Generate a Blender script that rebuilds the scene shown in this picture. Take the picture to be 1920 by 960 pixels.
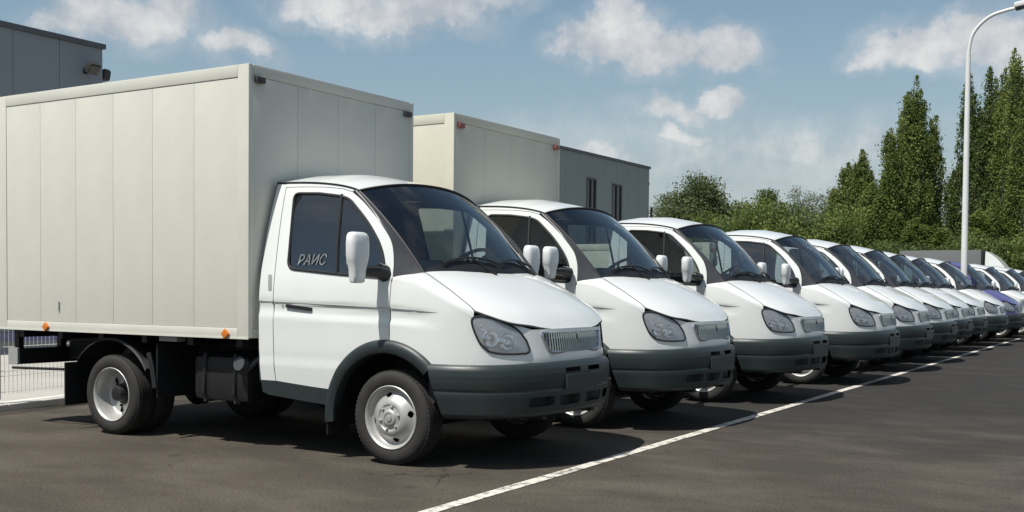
import bpy, bmesh, math, random
import numpy as np
from mathutils import Vector, Matrix
from mathutils.geometry import delaunay_2d_cdt

for _o in list(bpy.data.objects):
    bpy.data.objects.remove(_o)
scene = bpy.context.scene
COL = scene.collection
R = math.radians

# ------------------------------------------------------------------ camera
cam_d = bpy.data.cameras.new('camera')
cam = bpy.data.objects.new('camera', cam_d)
COL.objects.link(cam)
_r = Vector((0.8514543, 0.52434963, 0.00911277))
_u = Vector((-0.02445366, 0.02233891, 0.99945135))
_f = Vector((-0.52385838, 0.85120998, -0.03184283))
cam.matrix_world = Matrix(((_r.x, _u.x, -_f.x, 4.78512),
                           (_r.y, _u.y, -_f.y, -7.09235),
                           (_r.z, _u.z, -_f.z, 1.2327), (0, 0, 0, 1)))
cam_d.sensor_width = 36.0
cam_d.lens = 36.0 * 2087.06 / 1920.0
cam_d.shift_y = 130.78 / 1920.0
cam_d.clip_start = 0.1
cam_d.clip_end = 3000
scene.camera = cam

# ------------------------------------------------------------------ sun, sky, exposure
SUN = Vector((-0.13, -0.53, 1.0)).normalized()          # towards the sun
SUN_EL = math.asin(SUN.z)
SUN_ROT = math.atan2(SUN.x, SUN.y)
sun_d = bpy.data.lights.new('sun', 'SUN')
sun_d.energy = 4.45
sun_d.angle = R(0.5)
sun_d.color = (1.0, 0.955, 0.88)
sun = bpy.data.objects.new('sun', sun_d)
COL.objects.link(sun)
sun.rotation_euler = (-SUN).to_track_quat('-Z', 'Y').to_euler()
sun.location = (0, 0, 30)

vs = scene.view_settings
scene.display_settings.display_device = 'sRGB'
vs.view_transform = 'Standard'
vs.look = 'None'
vs.gamma = 1.0
vs.use_curve_mapping = False
vs.exposure = 0.36

world = bpy.data.worlds.new('World')
scene.world = world
world.use_nodes = True
WN = world.node_tree.nodes
WL = world.node_tree.links
WN.clear()


def wn(t, **kw):
    n = WN.new(t)
    for k, v in kw.items():
        setattr(n, k, v)
    return n


def wmath(op, a, b=None, c=None, clamp=False):
    n = wn('ShaderNodeMath', operation=op, use_clamp=clamp)
    for i, s in enumerate((a, b, c)):
        if s is None:
            continue
        if isinstance(s, (int, float)):
            n.inputs[i].default_value = s
        else:
            WL.new(s, n.inputs[i])
    return n.outputs[0]


def wdot(v, e):
    n = wn('ShaderNodeVectorMath', operation='DOT_PRODUCT')
    WL.new(v, n.inputs[0])
    n.inputs[1].default_value = e
    return n.outputs['Value']


def wsmooth(x, a, b):
    n = wn('ShaderNodeMapRange', interpolation_type='SMOOTHSTEP')
    WL.new(x, n.inputs[0])
    n.inputs[1].default_value = a
    n.inputs[2].default_value = b
    return n.outputs[0]


def build_sky():
    sky = wn('ShaderNodeTexSky', sky_type='NISHITA')
    sky.sun_disc = False
    sky.sun_elevation = SUN_EL
    sky.sun_rotation = SUN_ROT
    sky.altitude = 100
    sky.air_density = 1.0
    sky.dust_density = 0.9
    sky.ozone_density = 0.55
    tc = wn('ShaderNodeTexCoord')
    d = tc.outputs['Generated']
    # wobble the direction so that cloud outlines billow
    n1 = wn('ShaderNodeTexNoise')
    n1.inputs['Scale'].default_value = 13.0
    n1.inputs['Detail'].default_value = 7.0
    n1.inputs['Roughness'].default_value = 0.62
    WL.new(d, n1.inputs['Vector'])
    sub = wn('ShaderNodeVectorMath', operation='SUBTRACT')
    WL.new(n1.outputs['Color'], sub.inputs[0])
    sub.inputs[1].default_value = (0.5, 0.5, 0.5)
    sc = wn('ShaderNodeVectorMath', operation='SCALE')
    WL.new(sub.outputs[0], sc.inputs[0])
    sc.inputs['Scale'].default_value = 0.075
    add = wn('ShaderNodeVectorMath', operation='ADD')
    WL.new(d, add.inputs[0])
    WL.new(sc.outputs[0], add.inputs[1])
    dd = add.outputs[0]
    # cumulus clouds standing in this part of the sky: azimuth, elevation (deg), half width, half height, strength
    CL = CLOUDS
    F = None
    for az, el, a, b, s in CL:
        a_, e_ = R(az), R(el)
        c = Vector((math.cos(e_) * math.cos(a_), math.cos(e_) * math.sin(a_), math.sin(e_)))
        e1 = Vector((-math.sin(a_), math.cos(a_), 0)) / R(a)
        e2 = c.cross(Vector((-math.sin(a_), math.cos(a_), 0))) * -1
        e2 = e2 / R(b)
        x = wdot(dd, e1)
        y = wdot(dd, e2)
        q = wmath('ADD', wmath('MULTIPLY', x, x), wmath('MULTIPLY', y, y))
        back = wmath('MULTIPLY', wmath('SUBTRACT', 1.0, wdot(d, c)), 6.0)
        v = wmath('MULTIPLY', wmath('SUBTRACT', 1.0, wmath('ADD', q, back)), s)
        F = v if F is None else wmath('MAXIMUM', F, v)
    # scattered cloud over the rest of the sky
    n2 = wn('ShaderNodeTexNoise')
    n2.inputs['Scale'].default_value = 3.2
    n2.inputs['Detail'].default_value = 8.0
    n2.inputs['Roughness'].default_value = 0.55
    mp = wn('ShaderNodeMapping')
    mp.inputs['Scale'].default_value = (1, 1, 2.2)
    WL.new(d, mp.inputs[0])
    WL.new(mp.outputs[0], n2.inputs['Vector'])
    gen = wmath('MULTIPLY', wmath('SUBTRACT', n2.outputs['Fac'], 0.57), 5.0)
    vc = Vector((-0.53, 0.845, 0.10)).normalized()
    win = wsmooth(wdot(d, vc), 0.72, 0.86)
    gen = wmath('SUBTRACT', gen, wmath('MULTIPLY', win, 4.0))
    F = wmath('MAXIMUM', F, gen)
    n3 = wn('ShaderNodeTexNoise')
    n3.inputs['Scale'].default_value = 34.0
    n3.inputs['Detail'].default_value = 6.0
    n3.inputs['Roughness'].default_value = 0.6
    WL.new(d, n3.inputs['Vector'])
    fine = wmath('MULTIPLY', wmath('SUBTRACT', n3.outputs['Fac'], 0.5), 0.9)
    dens = wsmooth(wmath('ADD', F, fine), -0.22, 0.85)
    veil = wsmooth(wmath('ADD', wmath('ADD', F, wmath('MULTIPLY', fine, 1.6)), wmath('MULTIPLY', wmath('SUBTRACT', n2.outputs['Fac'], 0.5), 5.0)), -1.6, 0.9)
    dens = wmath('MAXIMUM', wmath('MULTIPLY', dens, 0.86), wmath('MULTIPLY', veil, 0.34))
    # cloud brightness: brighter billows, greyer bases
    lum = wmath('ADD', wmath('MULTIPLY', n1.outputs['Fac'], 0.55), wmath('MULTIPLY', n3.outputs['Fac'], 0.45))
    ramp = wn('ShaderNodeValToRGB')
    ramp.color_ramp.elements[0].position = 0.39
    ramp.color_ramp.elements[0].color = (CLD * .80, CLD * .85, CLD * .92, 1)
    ramp.color_ramp.elements[1].position = 0.61
    ramp.color_ramp.elements[1].color = (CLD * 1.38, CLD * 1.36, CLD * 1.33, 1)
    WL.new(lum, ramp.inputs[0])
    # pale summer haze low over the horizon
    sep = wn('ShaderNodeSeparateXYZ')
    WL.new(d, sep.inputs[0])
    hz = wsmooth(sep.outputs['Z'], 0.30, -0.02)
    hz = wmath('MULTIPLY', hz, 0.80)
    m0 = wn('ShaderNodeMix', data_type='RGBA')
    WL.new(hz, m0.inputs[0])
    tint = wn('ShaderNodeMix', data_type='RGBA', blend_type='MULTIPLY')
    tint.inputs[0].default_value = 1.0
    WL.new(sky.outputs[0], tint.inputs[6])
    tint.inputs[7].default_value = (0.95, 0.99, 0.90, 1)
    WL.new(tint.outputs[2], m0.inputs[6])
    m0.inputs[7].default_value = (CLD * .58, CLD * .68, CLD * .76, 1)
    m1 = wn('ShaderNodeMix', data_type='RGBA')
    WL.new(dens, m1.inputs[0])
    WL.new(m0.outputs[2], m1.inputs[6])
    WL.new(ramp.outputs[0], m1.inputs[7])
    bg = wn('ShaderNodeBackground')
    bg.inputs['Strength'].default_value = 0.088
    WL.new(m1.outputs[2], bg.inputs[0])
    out = wn('ShaderNodeOutputWorld')
    WL.new(bg.outputs[0], out.inputs[0])


CLD = 5.3
CLOUDS = [
    (116.18, 12.95, 2.25, 1.64, 1.30), (117.66, 12.32, 2.52, 1.20, 1.10), (114.42, 12.03, 3.17, 1.32, 1.10), (111.23, 12.08, 2.23, 1.26, 1.20),
    (116.33, 14.35, 1.31, 0.79, 0.90), (111.19, 9.56, 1.27, 0.64, 0.90), (113.31, 9.16, 2.13, 0.69, 0.75), (112.70, 7.91, 1.39, 0.53, 0.80),
    (116.51, 6.88, 2.30, 0.59, 0.60), (101.86, 11.78, 2.52, 1.13, 1.10), (98.79, 11.81, 2.64, 1.43, 1.10), (103.31, 11.50, 1.17, 0.71, 0.90),
    (96.28, 11.26, 2.34, 1.93, 1.00), (140.87, 12.58, 4.13, 1.38, 1.00), (143.50, 11.87, 2.01, 0.99, 0.80), (138.41, 13.26, 1.88, 1.14, 0.90),
    (135.49, 11.60, 1.91, 0.73, 0.90), (130.40, 14.00, 3.39, 1.25, 1.00), (126.64, 13.76, 3.95, 1.26, 1.00), (123.39, 14.34, 2.37, 0.66, 0.70),
    (108.53, 7.11, 8.39, 1.32, 0.35),

]
build_sky()

# ------------------------------------------------------------------ materials
MATS = {}


def nt(m):
    m.use_nodes = True
    return m.node_tree.nodes, m.node_tree.links


def mat(name, col, rough=0.5, metal=0.0, coat=0.0, var=0.0, vscale=6.0, bump=0.0, bscale=60.0, spec=0.5):
    """principled material with a little procedural colour variation and relief"""
    m = bpy.data.materials.new(name)
    N, L = nt(m)
    b = N['Principled BSDF']
    b.inputs['Base Color'].default_value = (*col, 1)
    b.inputs['Roughness'].default_value = rough
    b.inputs['Metallic'].default_value = metal
    b.inputs['Specular IOR Level'].default_value = spec
    if coat:
        b.inputs['Coat Weight'].default_value = coat
        b.inputs['Coat Roughness'].default_value = 0.06
    tc = N.new('ShaderNodeTexCoord')
    if var:
        n = N.new('ShaderNodeTexNoise')
        n.inputs['Scale'].default_value = vscale
        n.inputs['Detail'].default_value = 6
        n.inputs['Roughness'].default_value = 0.65
        L.new(tc.outputs['Object'], n.inputs['Vector'])
        rp = N.new('ShaderNodeMapRange')
        rp.inputs[1].default_value = 0.3
        rp.inputs[2].default_value = 0.7
        rp.inputs[3].default_value = 1 - var
        rp.inputs[4].default_value = 1 + var
        L.new(n.outputs['Fac'], rp.inputs[0])
        mx = N.new('ShaderNodeVectorMath')
        mx.operation = 'SCALE'
        mx.inputs[0].default_value = col
        L.new(rp.outputs[0], mx.inputs['Scale'])
        L.new(mx.outputs[0], b.inputs['Base Color'])
        rr = N.new('ShaderNodeMapRange')
        rr.inputs[3].default_value = max(0.02, rough - 0.08)
        rr.inputs[4].default_value = min(1, rough + 0.1)
        L.new(n.outputs['Fac'], rr.inputs[0])
        L.new(rr.outputs[0], b.inputs['Roughness'])
    if bump:
        n2 = N.new('ShaderNodeTexNoise')
        n2.inputs['Scale'].default_value = bscale
        n2.inputs['Detail'].default_value = 4
        L.new(tc.outputs['Object'], n2.inputs['Vector'])
        bp = N.new('ShaderNodeBump')
        bp.inputs['Strength'].default_value = bump
        bp.inputs['Distance'].default_value = 0.01
        L.new(n2.outputs['Fac'], bp.inputs['Height'])
        L.new(bp.outputs[0], b.inputs['Normal'])
    MATS[name] = m
    return m


def glass(name, tint, gloss=0.0, rough=0.0, milk=0.0):
    m = bpy.data.materials.new(name)
    N, L = nt(m)
    N.clear()
    tr = N.new('ShaderNodeBsdfTransparent')
    tr.inputs[0].default_value = (*tint, 1)
    gl = N.new('ShaderNodeBsdfGlossy')
    gl.inputs['Roughness'].default_value = rough
    gl.inputs[0].default_value = (1, 1, 1, 1)
    fr = N.new('ShaderNodeFresnel')
    fr.inputs[0].default_value = 1.52
    ad = N.new('ShaderNodeMath')
    ad.operation = 'ADD'
    ad.use_clamp = True
    ad.inputs[1].default_value = gloss
    L.new(fr.outputs[0], ad.inputs[0])
    mx = N.new('ShaderNodeMixShader')
    L.new(ad.outputs[0], mx.inputs[0])
    L.new(tr.outputs[0], mx.inputs[1])
    L.new(gl.outputs[0], mx.inputs[2])
    o = N.new('ShaderNodeOutputMaterial')
    res = mx.outputs[0]
    if milk:
        # fluted moulding scatters part of the light
        df = N.new('ShaderNodeBsdfDiffuse')
        df.inputs[0].default_value = (0.88, 0.91, 0.93, 1)
        m2 = N.new('ShaderNodeMixShader')
        m2.inputs[0].default_value = milk
        L.new(res, m2.inputs[1])
        L.new(df.outputs[0], m2.inputs[2])
        res = m2.outputs[0]
    L.new(res, o.inputs[0])
    MATS[name] = m
    return m


mat('white_paint', (0.668, 0.69, 0.68), 0.34, coat=0.8, var=0.025, vscale=2.5)
mat('blue_paint', (0.085, 0.08, 0.235), 0.3, coat=0.4, var=0.04)
mat('plastic_grey', (0.020, 0.029, 0.030), 0.42, var=0.12, vscale=5, bump=0.05, bscale=300)
mat('plastic_black', (0.008, 0.009, 0.010), 0.6, var=0.15)
mat('frame_black', (0.006, 0.006, 0.007), 0.6, var=0.3, vscale=8, bump=0.2)
mat('pillar_black', (0.045, 0.045, 0.05), 0.38, var=0.08)
mat('seal', (0.012, 0.012, 0.013), 0.55)
mat('gap', (0.10, 0.105, 0.105), 0.7)
mat('rubber', (0.020, 0.019, 0.018), 0.8, var=0.35, vscale=7, bump=0.25, bscale=120)
mat('wheel_silver', (0.42, 0.42, 0.405), 0.42, metal=0.35, var=0.12, vscale=9)
mat('chrome', (0.62, 0.64, 0.66), 0.22, metal=1.0, var=0.05)
mat('reflector', (0.86, 0.88, 0.90), 0.14, metal=1.0)
mat('lamp_bucket', (0.80, 0.84, 0.88), 0.22, metal=0.12, var=0.16, vscale=26)
mat('box_joint', (0.40, 0.40, 0.37), 0.7)
mat('crease_shade_grey', (0.33, 0.34, 0.34), 0.6)  # tone of the shade line drawn along the waist crease
mat('grille_silver', (0.30, 0.34, 0.34), 0.4, metal=0.4)
mat('interior_dark', (0.02, 0.021, 0.026), 0.7, var=0.1)
mat('dash_grey', (0.12, 0.135, 0.132), 0.65, var=0.1, bump=0.1)
mat('seat_fabric', (0.03, 0.032, 0.04), 0.9, var=0.2, bump=0.3)
mat('handle_black', (0.012, 0.012, 0.013), 0.4)
mat('box_grey', (0.565, 0.565, 0.505), 0.42, var=0.05, vscale=1.6, bump=0.25, bscale=1.4)
mat('box_cream', (0.58, 0.565, 0.47), 0.45, var=0.04, vscale=1.6, bump=0.25, bscale=1.4)
mat('orange_lens', (0.55, 0.16, 0.02), 0.3)
mat('red_lens', (0.25, 0.07, 0.05), 0.35)
mat('mirror_glass', (0.8, 0.8, 0.82), 0.03, metal=1.0)
mat('mirror_shell', (0.66, 0.68, 0.68), 0.35, coat=0.2, var=0.03)
mat('sticker_white', (0.17, 0.19, 0.20), 0.6, var=0.5, vscale=30)
mat('tarp_grey', (0.115, 0.12, 0.125), 0.65, var=0.06, vscale=1)
mat('bed_board', (0.28, 0.29, 0.28), 0.55, var=0.08)
mat('lamp_white', (0.62, 0.63, 0.62), 0.4, var=0.03)
mat('lamp_dark', (0.03, 0.03, 0.03), 0.5)
mat('fence_white', (0.62, 0.62, 0.59), 0.5, var=0.06)
mat('kerb_white', (0.62, 0.60, 0.56), 0.75, var=0.1, vscale=3, bump=0.2, bscale=25)
mat('wall_metal', (0.19, 0.215, 0.245), 0.55, var=0.04, vscale=0.6)
mat('wall_metal_green', (0.185, 0.215, 0.21), 0.55, var=0.04, vscale=0.6)
mat('wall_trim', (0.07, 0.08, 0.09), 0.5)
mat('plinth_blue', (0.24, 0.21, 0.36), 0.6, var=0.1)
mat('window_dark', (0.02, 0.026, 0.03), 0.12)
mat('window_frame', (0.05, 0.055, 0.06), 0.5)
mat('bark', (0.085, 0.075, 0.062), 0.9, var=0.25, vscale=5, bump=0.6, bscale=14)
mat('bark_pale', (0.30, 0.28, 0.26), 0.9, var=0.2, vscale=5, bump=0.4, bscale=14)
glass('windscreen_glass', (0.66, 0.74, 0.74), 0.045)
glass('side_glass', (0.50, 0.57, 0.58), 0.08)
glass('lens_glass', (0.90, 0.93, 0.95), 0.02, 0.02, 0.20)
glass('floodlight_glass', (0.25, 0.28, 0.3), 0.02)


def ground_material():
    m = bpy.data.materials.new('asphalt')
    N, L = nt(m)
    b = N['Principled BSDF']
    b.inputs['Roughness'].default_value = 0.93
    b.inputs['Specular IOR Level'].default_value = 0.25
    g = N.new('ShaderNodeNewGeometry')
    pos = g.outputs['Position']

    def noise(scale, det=5, rough=0.6, vec=None, dist=0.0):
        n = N.new('ShaderNodeTexNoise')
        n.inputs['Scale'].default_value = scale
        n.inputs['Detail'].default_value = det
        n.inputs['Roughness'].default_value = rough
        n.inputs['Distortion'].default_value = dist
        L.new(vec or pos, n.inputs['Vector'])
        return n.outputs['Fac']

    def rng(x, a, b_, c, d_, smooth=True):
        n = N.new('ShaderNodeMapRange')
        n.interpolation_type = 'SMOOTHSTEP' if smooth else 'LINEAR'
        L.new(x, n.inputs[0])
        for i, v in enumerate((a, b_, c, d_)):
            n.inputs[i + 1].default_value = v
        return n.outputs[0]

    def mth(op, x, y):
        n = N.new('ShaderNodeMath')
        n.operation = op
        for i, v in enumerate((x, y)):
            if isinstance(v, (int, float)):
                n.inputs[i].default_value = v
            else:
                L.new(v, n.inputs[i])
        return n.outputs[0]

    def mix(f, a, b_, mode='MIX'):
        n = N.new('ShaderNodeMix')
        n.data_type = 'RGBA'
        n.blend_type = mode
        if isinstance(f, (int, float)):
            n.inputs[0].default_value = f
        else:
            L.new(f, n.inputs[0])
        for i, v in ((6, a), (7, b_)):
            if isinstance(v, tuple):
                n.inputs[i].default_value = (*v, 1)
            else:
                L.new(v, n.inputs[i])
        return n.outputs[2]

    sep = N.new('ShaderNodeSeparateXYZ')
    L.new(pos, sep.inputs[0])
    big = noise(0.35, 5, 0.62)
    # brown dust trodden in around the parking bays at this end of the lot
    yy = mth('ADD', sep.outputs['Y'], mth('MULTIPLY', mth('SUBTRACT', big, 0.5), 9.0))
    dust = rng(yy, 6.0, -3.0, 0.0, 1.0)
    c = mix(dust, (0.0235, 0.0225, 0.0220), (0.064, 0.054, 0.043))
    # drifting patches along the driving lane
    mp = N.new('ShaderNodeMapping')
    mp.inputs['Rotation'].default_value = (0, 0, R(28))
    mp.inputs['Scale'].default_value = (0.75, 1.35, 1)
    L.new(pos, mp.inputs[0])
    patch = noise(0.9, 7, 0.66, mp.outputs[0], 0.3)
    c = mix(mth('MULTIPLY', rng(patch, 0.40, 0.70, 0.0, 0.75), rng(dust, 0.0, 0.6, 0.25, 1.0)), c, (0.098, 0.086, 0.071))
    c = mix(rng(patch, 0.5, 0.30, 0.0, 0.6), c, (0.040, 0.036, 0.032))
    # oil drips
    oil = noise(1.7, 3, 0.5)
    c = mix(rng(oil, 0.66, 0.74, 0.0, 0.65), c, (0.022, 0.021, 0.020))
    # stone speckle
    sp = noise(55, 3, 0.75)
    c = mix(1.0, c, mix(rng(sp, 0.3, 0.72, 0, 1), (0.62, 0.62, 0.62), (1.42, 1.40, 1.36)), 'MULTIPLY')
    # pale grit
    grit = N.new('ShaderNodeTexVoronoi')
    grit.inputs['Scale'].default_value = 7.0
    L.new(pos, grit.inputs['Vector'])
    gm = rng(grit.outputs['Distance'], 0.05, 0.03, 0.0, 0.55)
    gm = mth('MULTIPLY', gm, rng(noise(0.8, 3), 0.5, 0.62, 0, 1))
    c = mix(gm, c, (0.30, 0.28, 0.25))
    # fine cracks
    cr = N.new('ShaderNodeTexVoronoi')
    cr.feature = 'DISTANCE_TO_EDGE'
    cr.inputs['Scale'].default_value = 0.33
    wv = N.new('ShaderNodeVectorMath')
    wv.operation = 'ADD'
    nz = N.new('ShaderNodeTexNoise')
    nz.inputs['Scale'].default_value = 1.6
    nz.inputs['Detail'].default_value = 5
    L.new(pos, nz.inputs['Vector'])
    L.new(pos, wv.inputs[0])
    L.new(nz.outputs['Color'], wv.inputs[1])
    L.new(wv.outputs[0], cr.inputs['Vector'])
    ck = rng(cr.outputs['Distance'], 0.004, 0.001, 0.0, 0.7)
    ck = mth('MULTIPLY', ck, rng(noise(0.5, 2), 0.5, 0.6, 0, 1))
    c = mix(ck, c, (0.015, 0.014, 0.013))
    L.new(c, b.inputs['Base Color'])
    bp = N.new('ShaderNodeBump')
    bp.inputs['Strength'].default_value = 0.5
    bp.inputs['Distance'].default_value = 0.006
    L.new(noise(160, 3, 0.7), bp.inputs['Height'])
    L.new(bp.outputs[0], b.inputs['Normal'])
    MATS['asphalt'] = m

    # worn line paint
    m = bpy.data.materials.new('line_paint')
    N2, L2 = nt(m)
    b2 = N2['Principled BSDF']
    b2.inputs['Roughness'].default_value = 0.8
    g2 = N2.new('ShaderNodeNewGeometry')
    n = N2.new('ShaderNodeTexNoise')
    n.inputs['Scale'].default_value = 9
    n.inputs['Detail'].default_value = 8
    n.inputs['Roughness'].default_value = 0.72
    L2.new(g2.outputs['Position'], n.inputs['Vector'])
    rp = N2.new('ShaderNodeValToRGB')
    rp.color_ramp.elements[0].position = 0.40
    rp.color_ramp.elements[0].color = (0.16, 0.145, 0.125, 1)
    rp.color_ramp.elements[1].position = 0.50
    rp.color_ramp.elements[1].color = (0.56, 0.535, 0.48, 1)
    L2.new(n.outputs['Fac'], rp.inputs[0])
    L2.new(rp.outputs[0], b2.inputs['Base Color'])
    MATS['line_paint'] = m
    # pale concrete yard
    mat('concrete', (0.38, 0.365, 0.335), 0.85, var=0.12, vscale=0.8, bump=0.2, bscale=40)
    mat('dry_grass', (0.07, 0.085, 0.03), 0.95, var=0.4, vscale=2.0, bump=0.5, bscale=20)


ground_material()


def leaf_material(name, c1, c2, c3, trans=0.35):
    m = bpy.data.materials.new(name)
    N, L = nt(m)
    b = N['Principled BSDF']
    b.inputs['Roughness'].default_value = 0.6
    b.inputs['Specular IOR Level'].default_value = 0.3
    g = N.new('ShaderNodeNewGeometry')
    rp = N.new('ShaderNodeValToRGB')
    e = rp.color_ramp.elements
    e[0].position = 0.0
    e[0].color = (*c1, 1)
    e[1].position = 1.0
    e[1].color = (*c3, 1)
    k = e.new(0.5)
    k.color = (*c2, 1)
    n = N.new('ShaderNodeTexNoise')
    n.inputs['Scale'].default_value = 0.55
    n.inputs['Detail'].default_value = 3
    L.new(g.outputs['Position'], n.inputs['Vector'])
    ad = N.new('ShaderNodeMath')
    ad.operation = 'MULTIPLY_ADD'
    L.new(g.outputs['Random Per Island'], ad.inputs[0])
    ad.inputs[1].default_value = 0.55
    sb = N.new('ShaderNodeMapRange')
    sb.inputs[1].default_value = 0.32
    sb.inputs[2].default_value = 0.68
    sb.inputs[3].default_value = -0.05
    sb.inputs[4].default_value = 0.5
    L.new(n.outputs['Fac'], sb.inputs[0])
    L.new(sb.outputs[0], ad.inputs[2])
    L.new(ad.outputs[0], rp.inputs[0])
    L.new(rp.outputs[0], b.inputs['Base Color'])
    tl = N.new('ShaderNodeBsdfTranslucent')
    L.new(rp.outputs[0], tl.inputs[0])
    mx = N.new('ShaderNodeMixShader')
    mx.inputs[0].default_value = trans
    L.new(b.outputs[0], mx.inputs[1])
    L.new(tl.outputs[0], mx.inputs[2])
    L.new(mx.outputs[0], N['Material Output'].inputs[0])
    MATS[name] = m


leaf_material('leaf_poplar', (0.062, 0.095, 0.026), (0.150, 0.200, 0.050), (0.29, 0.33, 0.105), 0.48)
leaf_material('leaf_dark', (0.048, 0.080, 0.026), (0.105, 0.155, 0.045), (0.21, 0.25, 0.088), 0.46)
leaf_material('leaf_round', (0.052, 0.080, 0.028), (0.110, 0.145, 0.055), (0.22, 0.245, 0.125), 0.42)
leaf_material('leaf_pale', (0.095, 0.125, 0.075), (0.155, 0.19, 0.12), (0.24, 0.27, 0.19), 0.4)

# ------------------------------------------------------------------ object helpers


def link(o, parent=None):
    COL.objects.link(o)
    if parent is not None:
        o.parent = parent
    return o


def tag(o, label, cat, group=None):
    o['label'] = label
    o['category'] = cat
    if group:
        o['group'] = group
    return o


def struct(o):
    o['kind'] = 'structure'
    return o


def empty(name, loc=(0, 0, 0), rz=0.0, parent=None):
    o = bpy.data.objects.new(name, None)
    o.location = loc
    o.rotation_euler = (0, 0, rz)
    o.empty_display_size = 0.3
    return link(o, parent)


def mesh(name, v, f, m, smooth=None):
    me = bpy.data.meshes.new(name)
    me.from_pydata([tuple(p) for p in v], [], [tuple(q) for q in f])
    me.materials.append(MATS[m])
    if smooth is not None:
        me.polygons.foreach_set('use_smooth', [True] * len(me.polygons))
        me.set_sharp_from_angle(angle=R(smooth))
    me.update()
    return me


def obj(name, me, parent=None, loc=None):
    o = bpy.data.objects.new(name, me)
    if loc:
        o.location = loc
    return link(o, parent)


class MB:
    """collects vertices and faces"""

    def __init__(s):
        s.v = []
        s.f = []

    def add(s, v, f):
        n = len(s.v)
        s.v += [tuple(p) for p in v]
        s.f += [tuple(i + n for i in q) for q in f]
        return s

    def box(s, x0, x1, y0, y1, z0, z1, bev=0.0, M=None):
        bm = bmesh.new()
        bmesh.ops.create_cube(bm, size=1.0)
        for q in bm.verts:
            q.co = Vector(((x0 + x1) / 2 + q.co.x * (x1 - x0), (y0 + y1) / 2 + q.co.y * (y1 - y0), (z0 + z1) / 2 + q.co.z * (z1 - z0)))
        if bev:
            bmesh.ops.bevel(bm, geom=bm.edges[:], offset=bev, segments=2, profile=0.6, affect='EDGES')
        if M is not None:
            bm.transform(M)
        bm.verts.index_update()
        s.add([q.co.copy() for q in bm.verts], [[q.index for q in fc.verts] for fc in bm.faces])
        bm.free()
        return s

    def tube(s, P, r, n=8, closed=False, caps=True):
        P = [Vector(p) for p in P]
        rs = r if isinstance(r, (list, tuple)) else [r] * len(P)
        N = len(P)
        rings = []
        up = None
        for i, p in enumerate(P):
            if closed:
                t = (P[(i + 1) % N] - P[i - 1])
            else:
                t = (P[min(i + 1, N - 1)] - P[max(i - 1, 0)])
            t = t.normalized() if t.length > 1e-9 else Vector((0, 0, 1))
            if up is None:
                up = Vector((0, 0, 1)) if abs(t.z) < 0.9 else Vector((1, 0, 0))
            a = (up - t * up.dot(t))
            a = a.normalized() if a.length > 1e-6 else t.orthogonal().normalized()
            up = a
            b = t.cross(a)
            rings.append([p + (a * math.cos(k * 2 * math.pi / n) + b * math.sin(k * 2 * math.pi / n)) * rs[i] for k in range(n)])
        v = [q for rg in rings for q in rg]
        f = []
        for i in range(N if closed else N - 1):
            j = (i + 1) % N
            for k in range(n):
                k2 = (k + 1) % n
                f.append((i * n + k, i * n + k2, j * n + k2, j * n + k))
        if caps and not closed:
            f.append(tuple(range(n - 1, -1, -1)))
            f.append(tuple((N - 1) * n + k for k in range(n)))
        return s.add(v, f)

    def lathe(s, prof, n=40, axis='y', c=(0, 0, 0), closed=False, skip=None):
        """prof: (radius, along axis); axis y or z"""
        v = []
        for r, h in prof:
            for k in range(n):
                a = 2 * math.pi * k / n
                if axis == 'y':
                    v.append((c[0] + r * math.cos(a), c[1] + h, c[2] + r * math.sin(a)))
                elif axis == 'x':
                    v.append((c[0] + h, c[1] + r * math.cos(a), c[2] + r * math.sin(a)))
                else:
                    v.append((c[0] + r * math.cos(a), c[1] + r * math.sin(a), c[2] + h))
        f = []
        m = len(prof)
        for i in range(m if closed else m - 1):
            j = (i + 1) % m
            for k in range(n):
                if skip and skip(i, k):
                    continue
                k2 = (k + 1) % n
                f.append((i * n + k, j * n + k, j * n + k2, i * n + k2))
        return s.add(v, f)

    def grid(s, P):
        """P[i][j] -> points"""
        ni, nj = len(P), len(P[0])
        v = [q for row in P for q in row]
        f = [(i * nj + j, i * nj + j + 1, (i + 1) * nj + j + 1, (i + 1) * nj + j) for i in range(ni - 1) for j in range(nj - 1)]
        return s.add(v, f)

    def mirrored(s):
        m = MB()
        m.v = [(x, -y, z) for x, y, z in s.v]
        m.f = [tuple(reversed(q)) for q in s.f]
        return m

    def thick(s, t):
        """give an open sheet a thickness along its vertex normals"""
        v = [Vector(p) for p in s.v]
        nrm = [Vector() for _ in v]
        ed = {}
        for q in s.f:
            n = Vector()
            for i in range(len(q)):
                a, b = v[q[i]], v[q[(i + 1) % len(q)]]
                n += a.cross(b)
            for i in range(len(q)):
                nrm[q[i]] += n
                e = (q[i], q[(i + 1) % len(q)])
                if (e[1], e[0]) in ed:
                    del ed[(e[1], e[0])]
                else:
                    ed[e] = 1
        n0 = len(v)
        w = [p - (n.normalized() if n.length > 1e-12 else Vector()) * t for p, n in zip(v, nrm)]
        s.v += [tuple(p) for p in w]
        s.f += [tuple(i + n0 for i in reversed(q)) for q in s.f]
        for a, b in ed:
            s.f.append((b, a, a + n0, b + n0))
        return s

    def me(s, name, m, smooth=None):
        return mesh(name, s.v, s.f, m, smooth)

    def build(s, name, m, parent=None, smooth=None, loc=None):
        return obj(name, s.me(name, m, smooth), parent, loc)


def inpoly(x, y, P):
    c = False
    j = len(P) - 1
    for i in range(len(P)):
        xi, yi = P[i]
        xj, yj = P[j]
        if (yi > y) != (yj > y) and x < (xj - xi) * (y - yi) / (yj - yi) + xi:
            c = not c
        j = i
    return c


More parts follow.
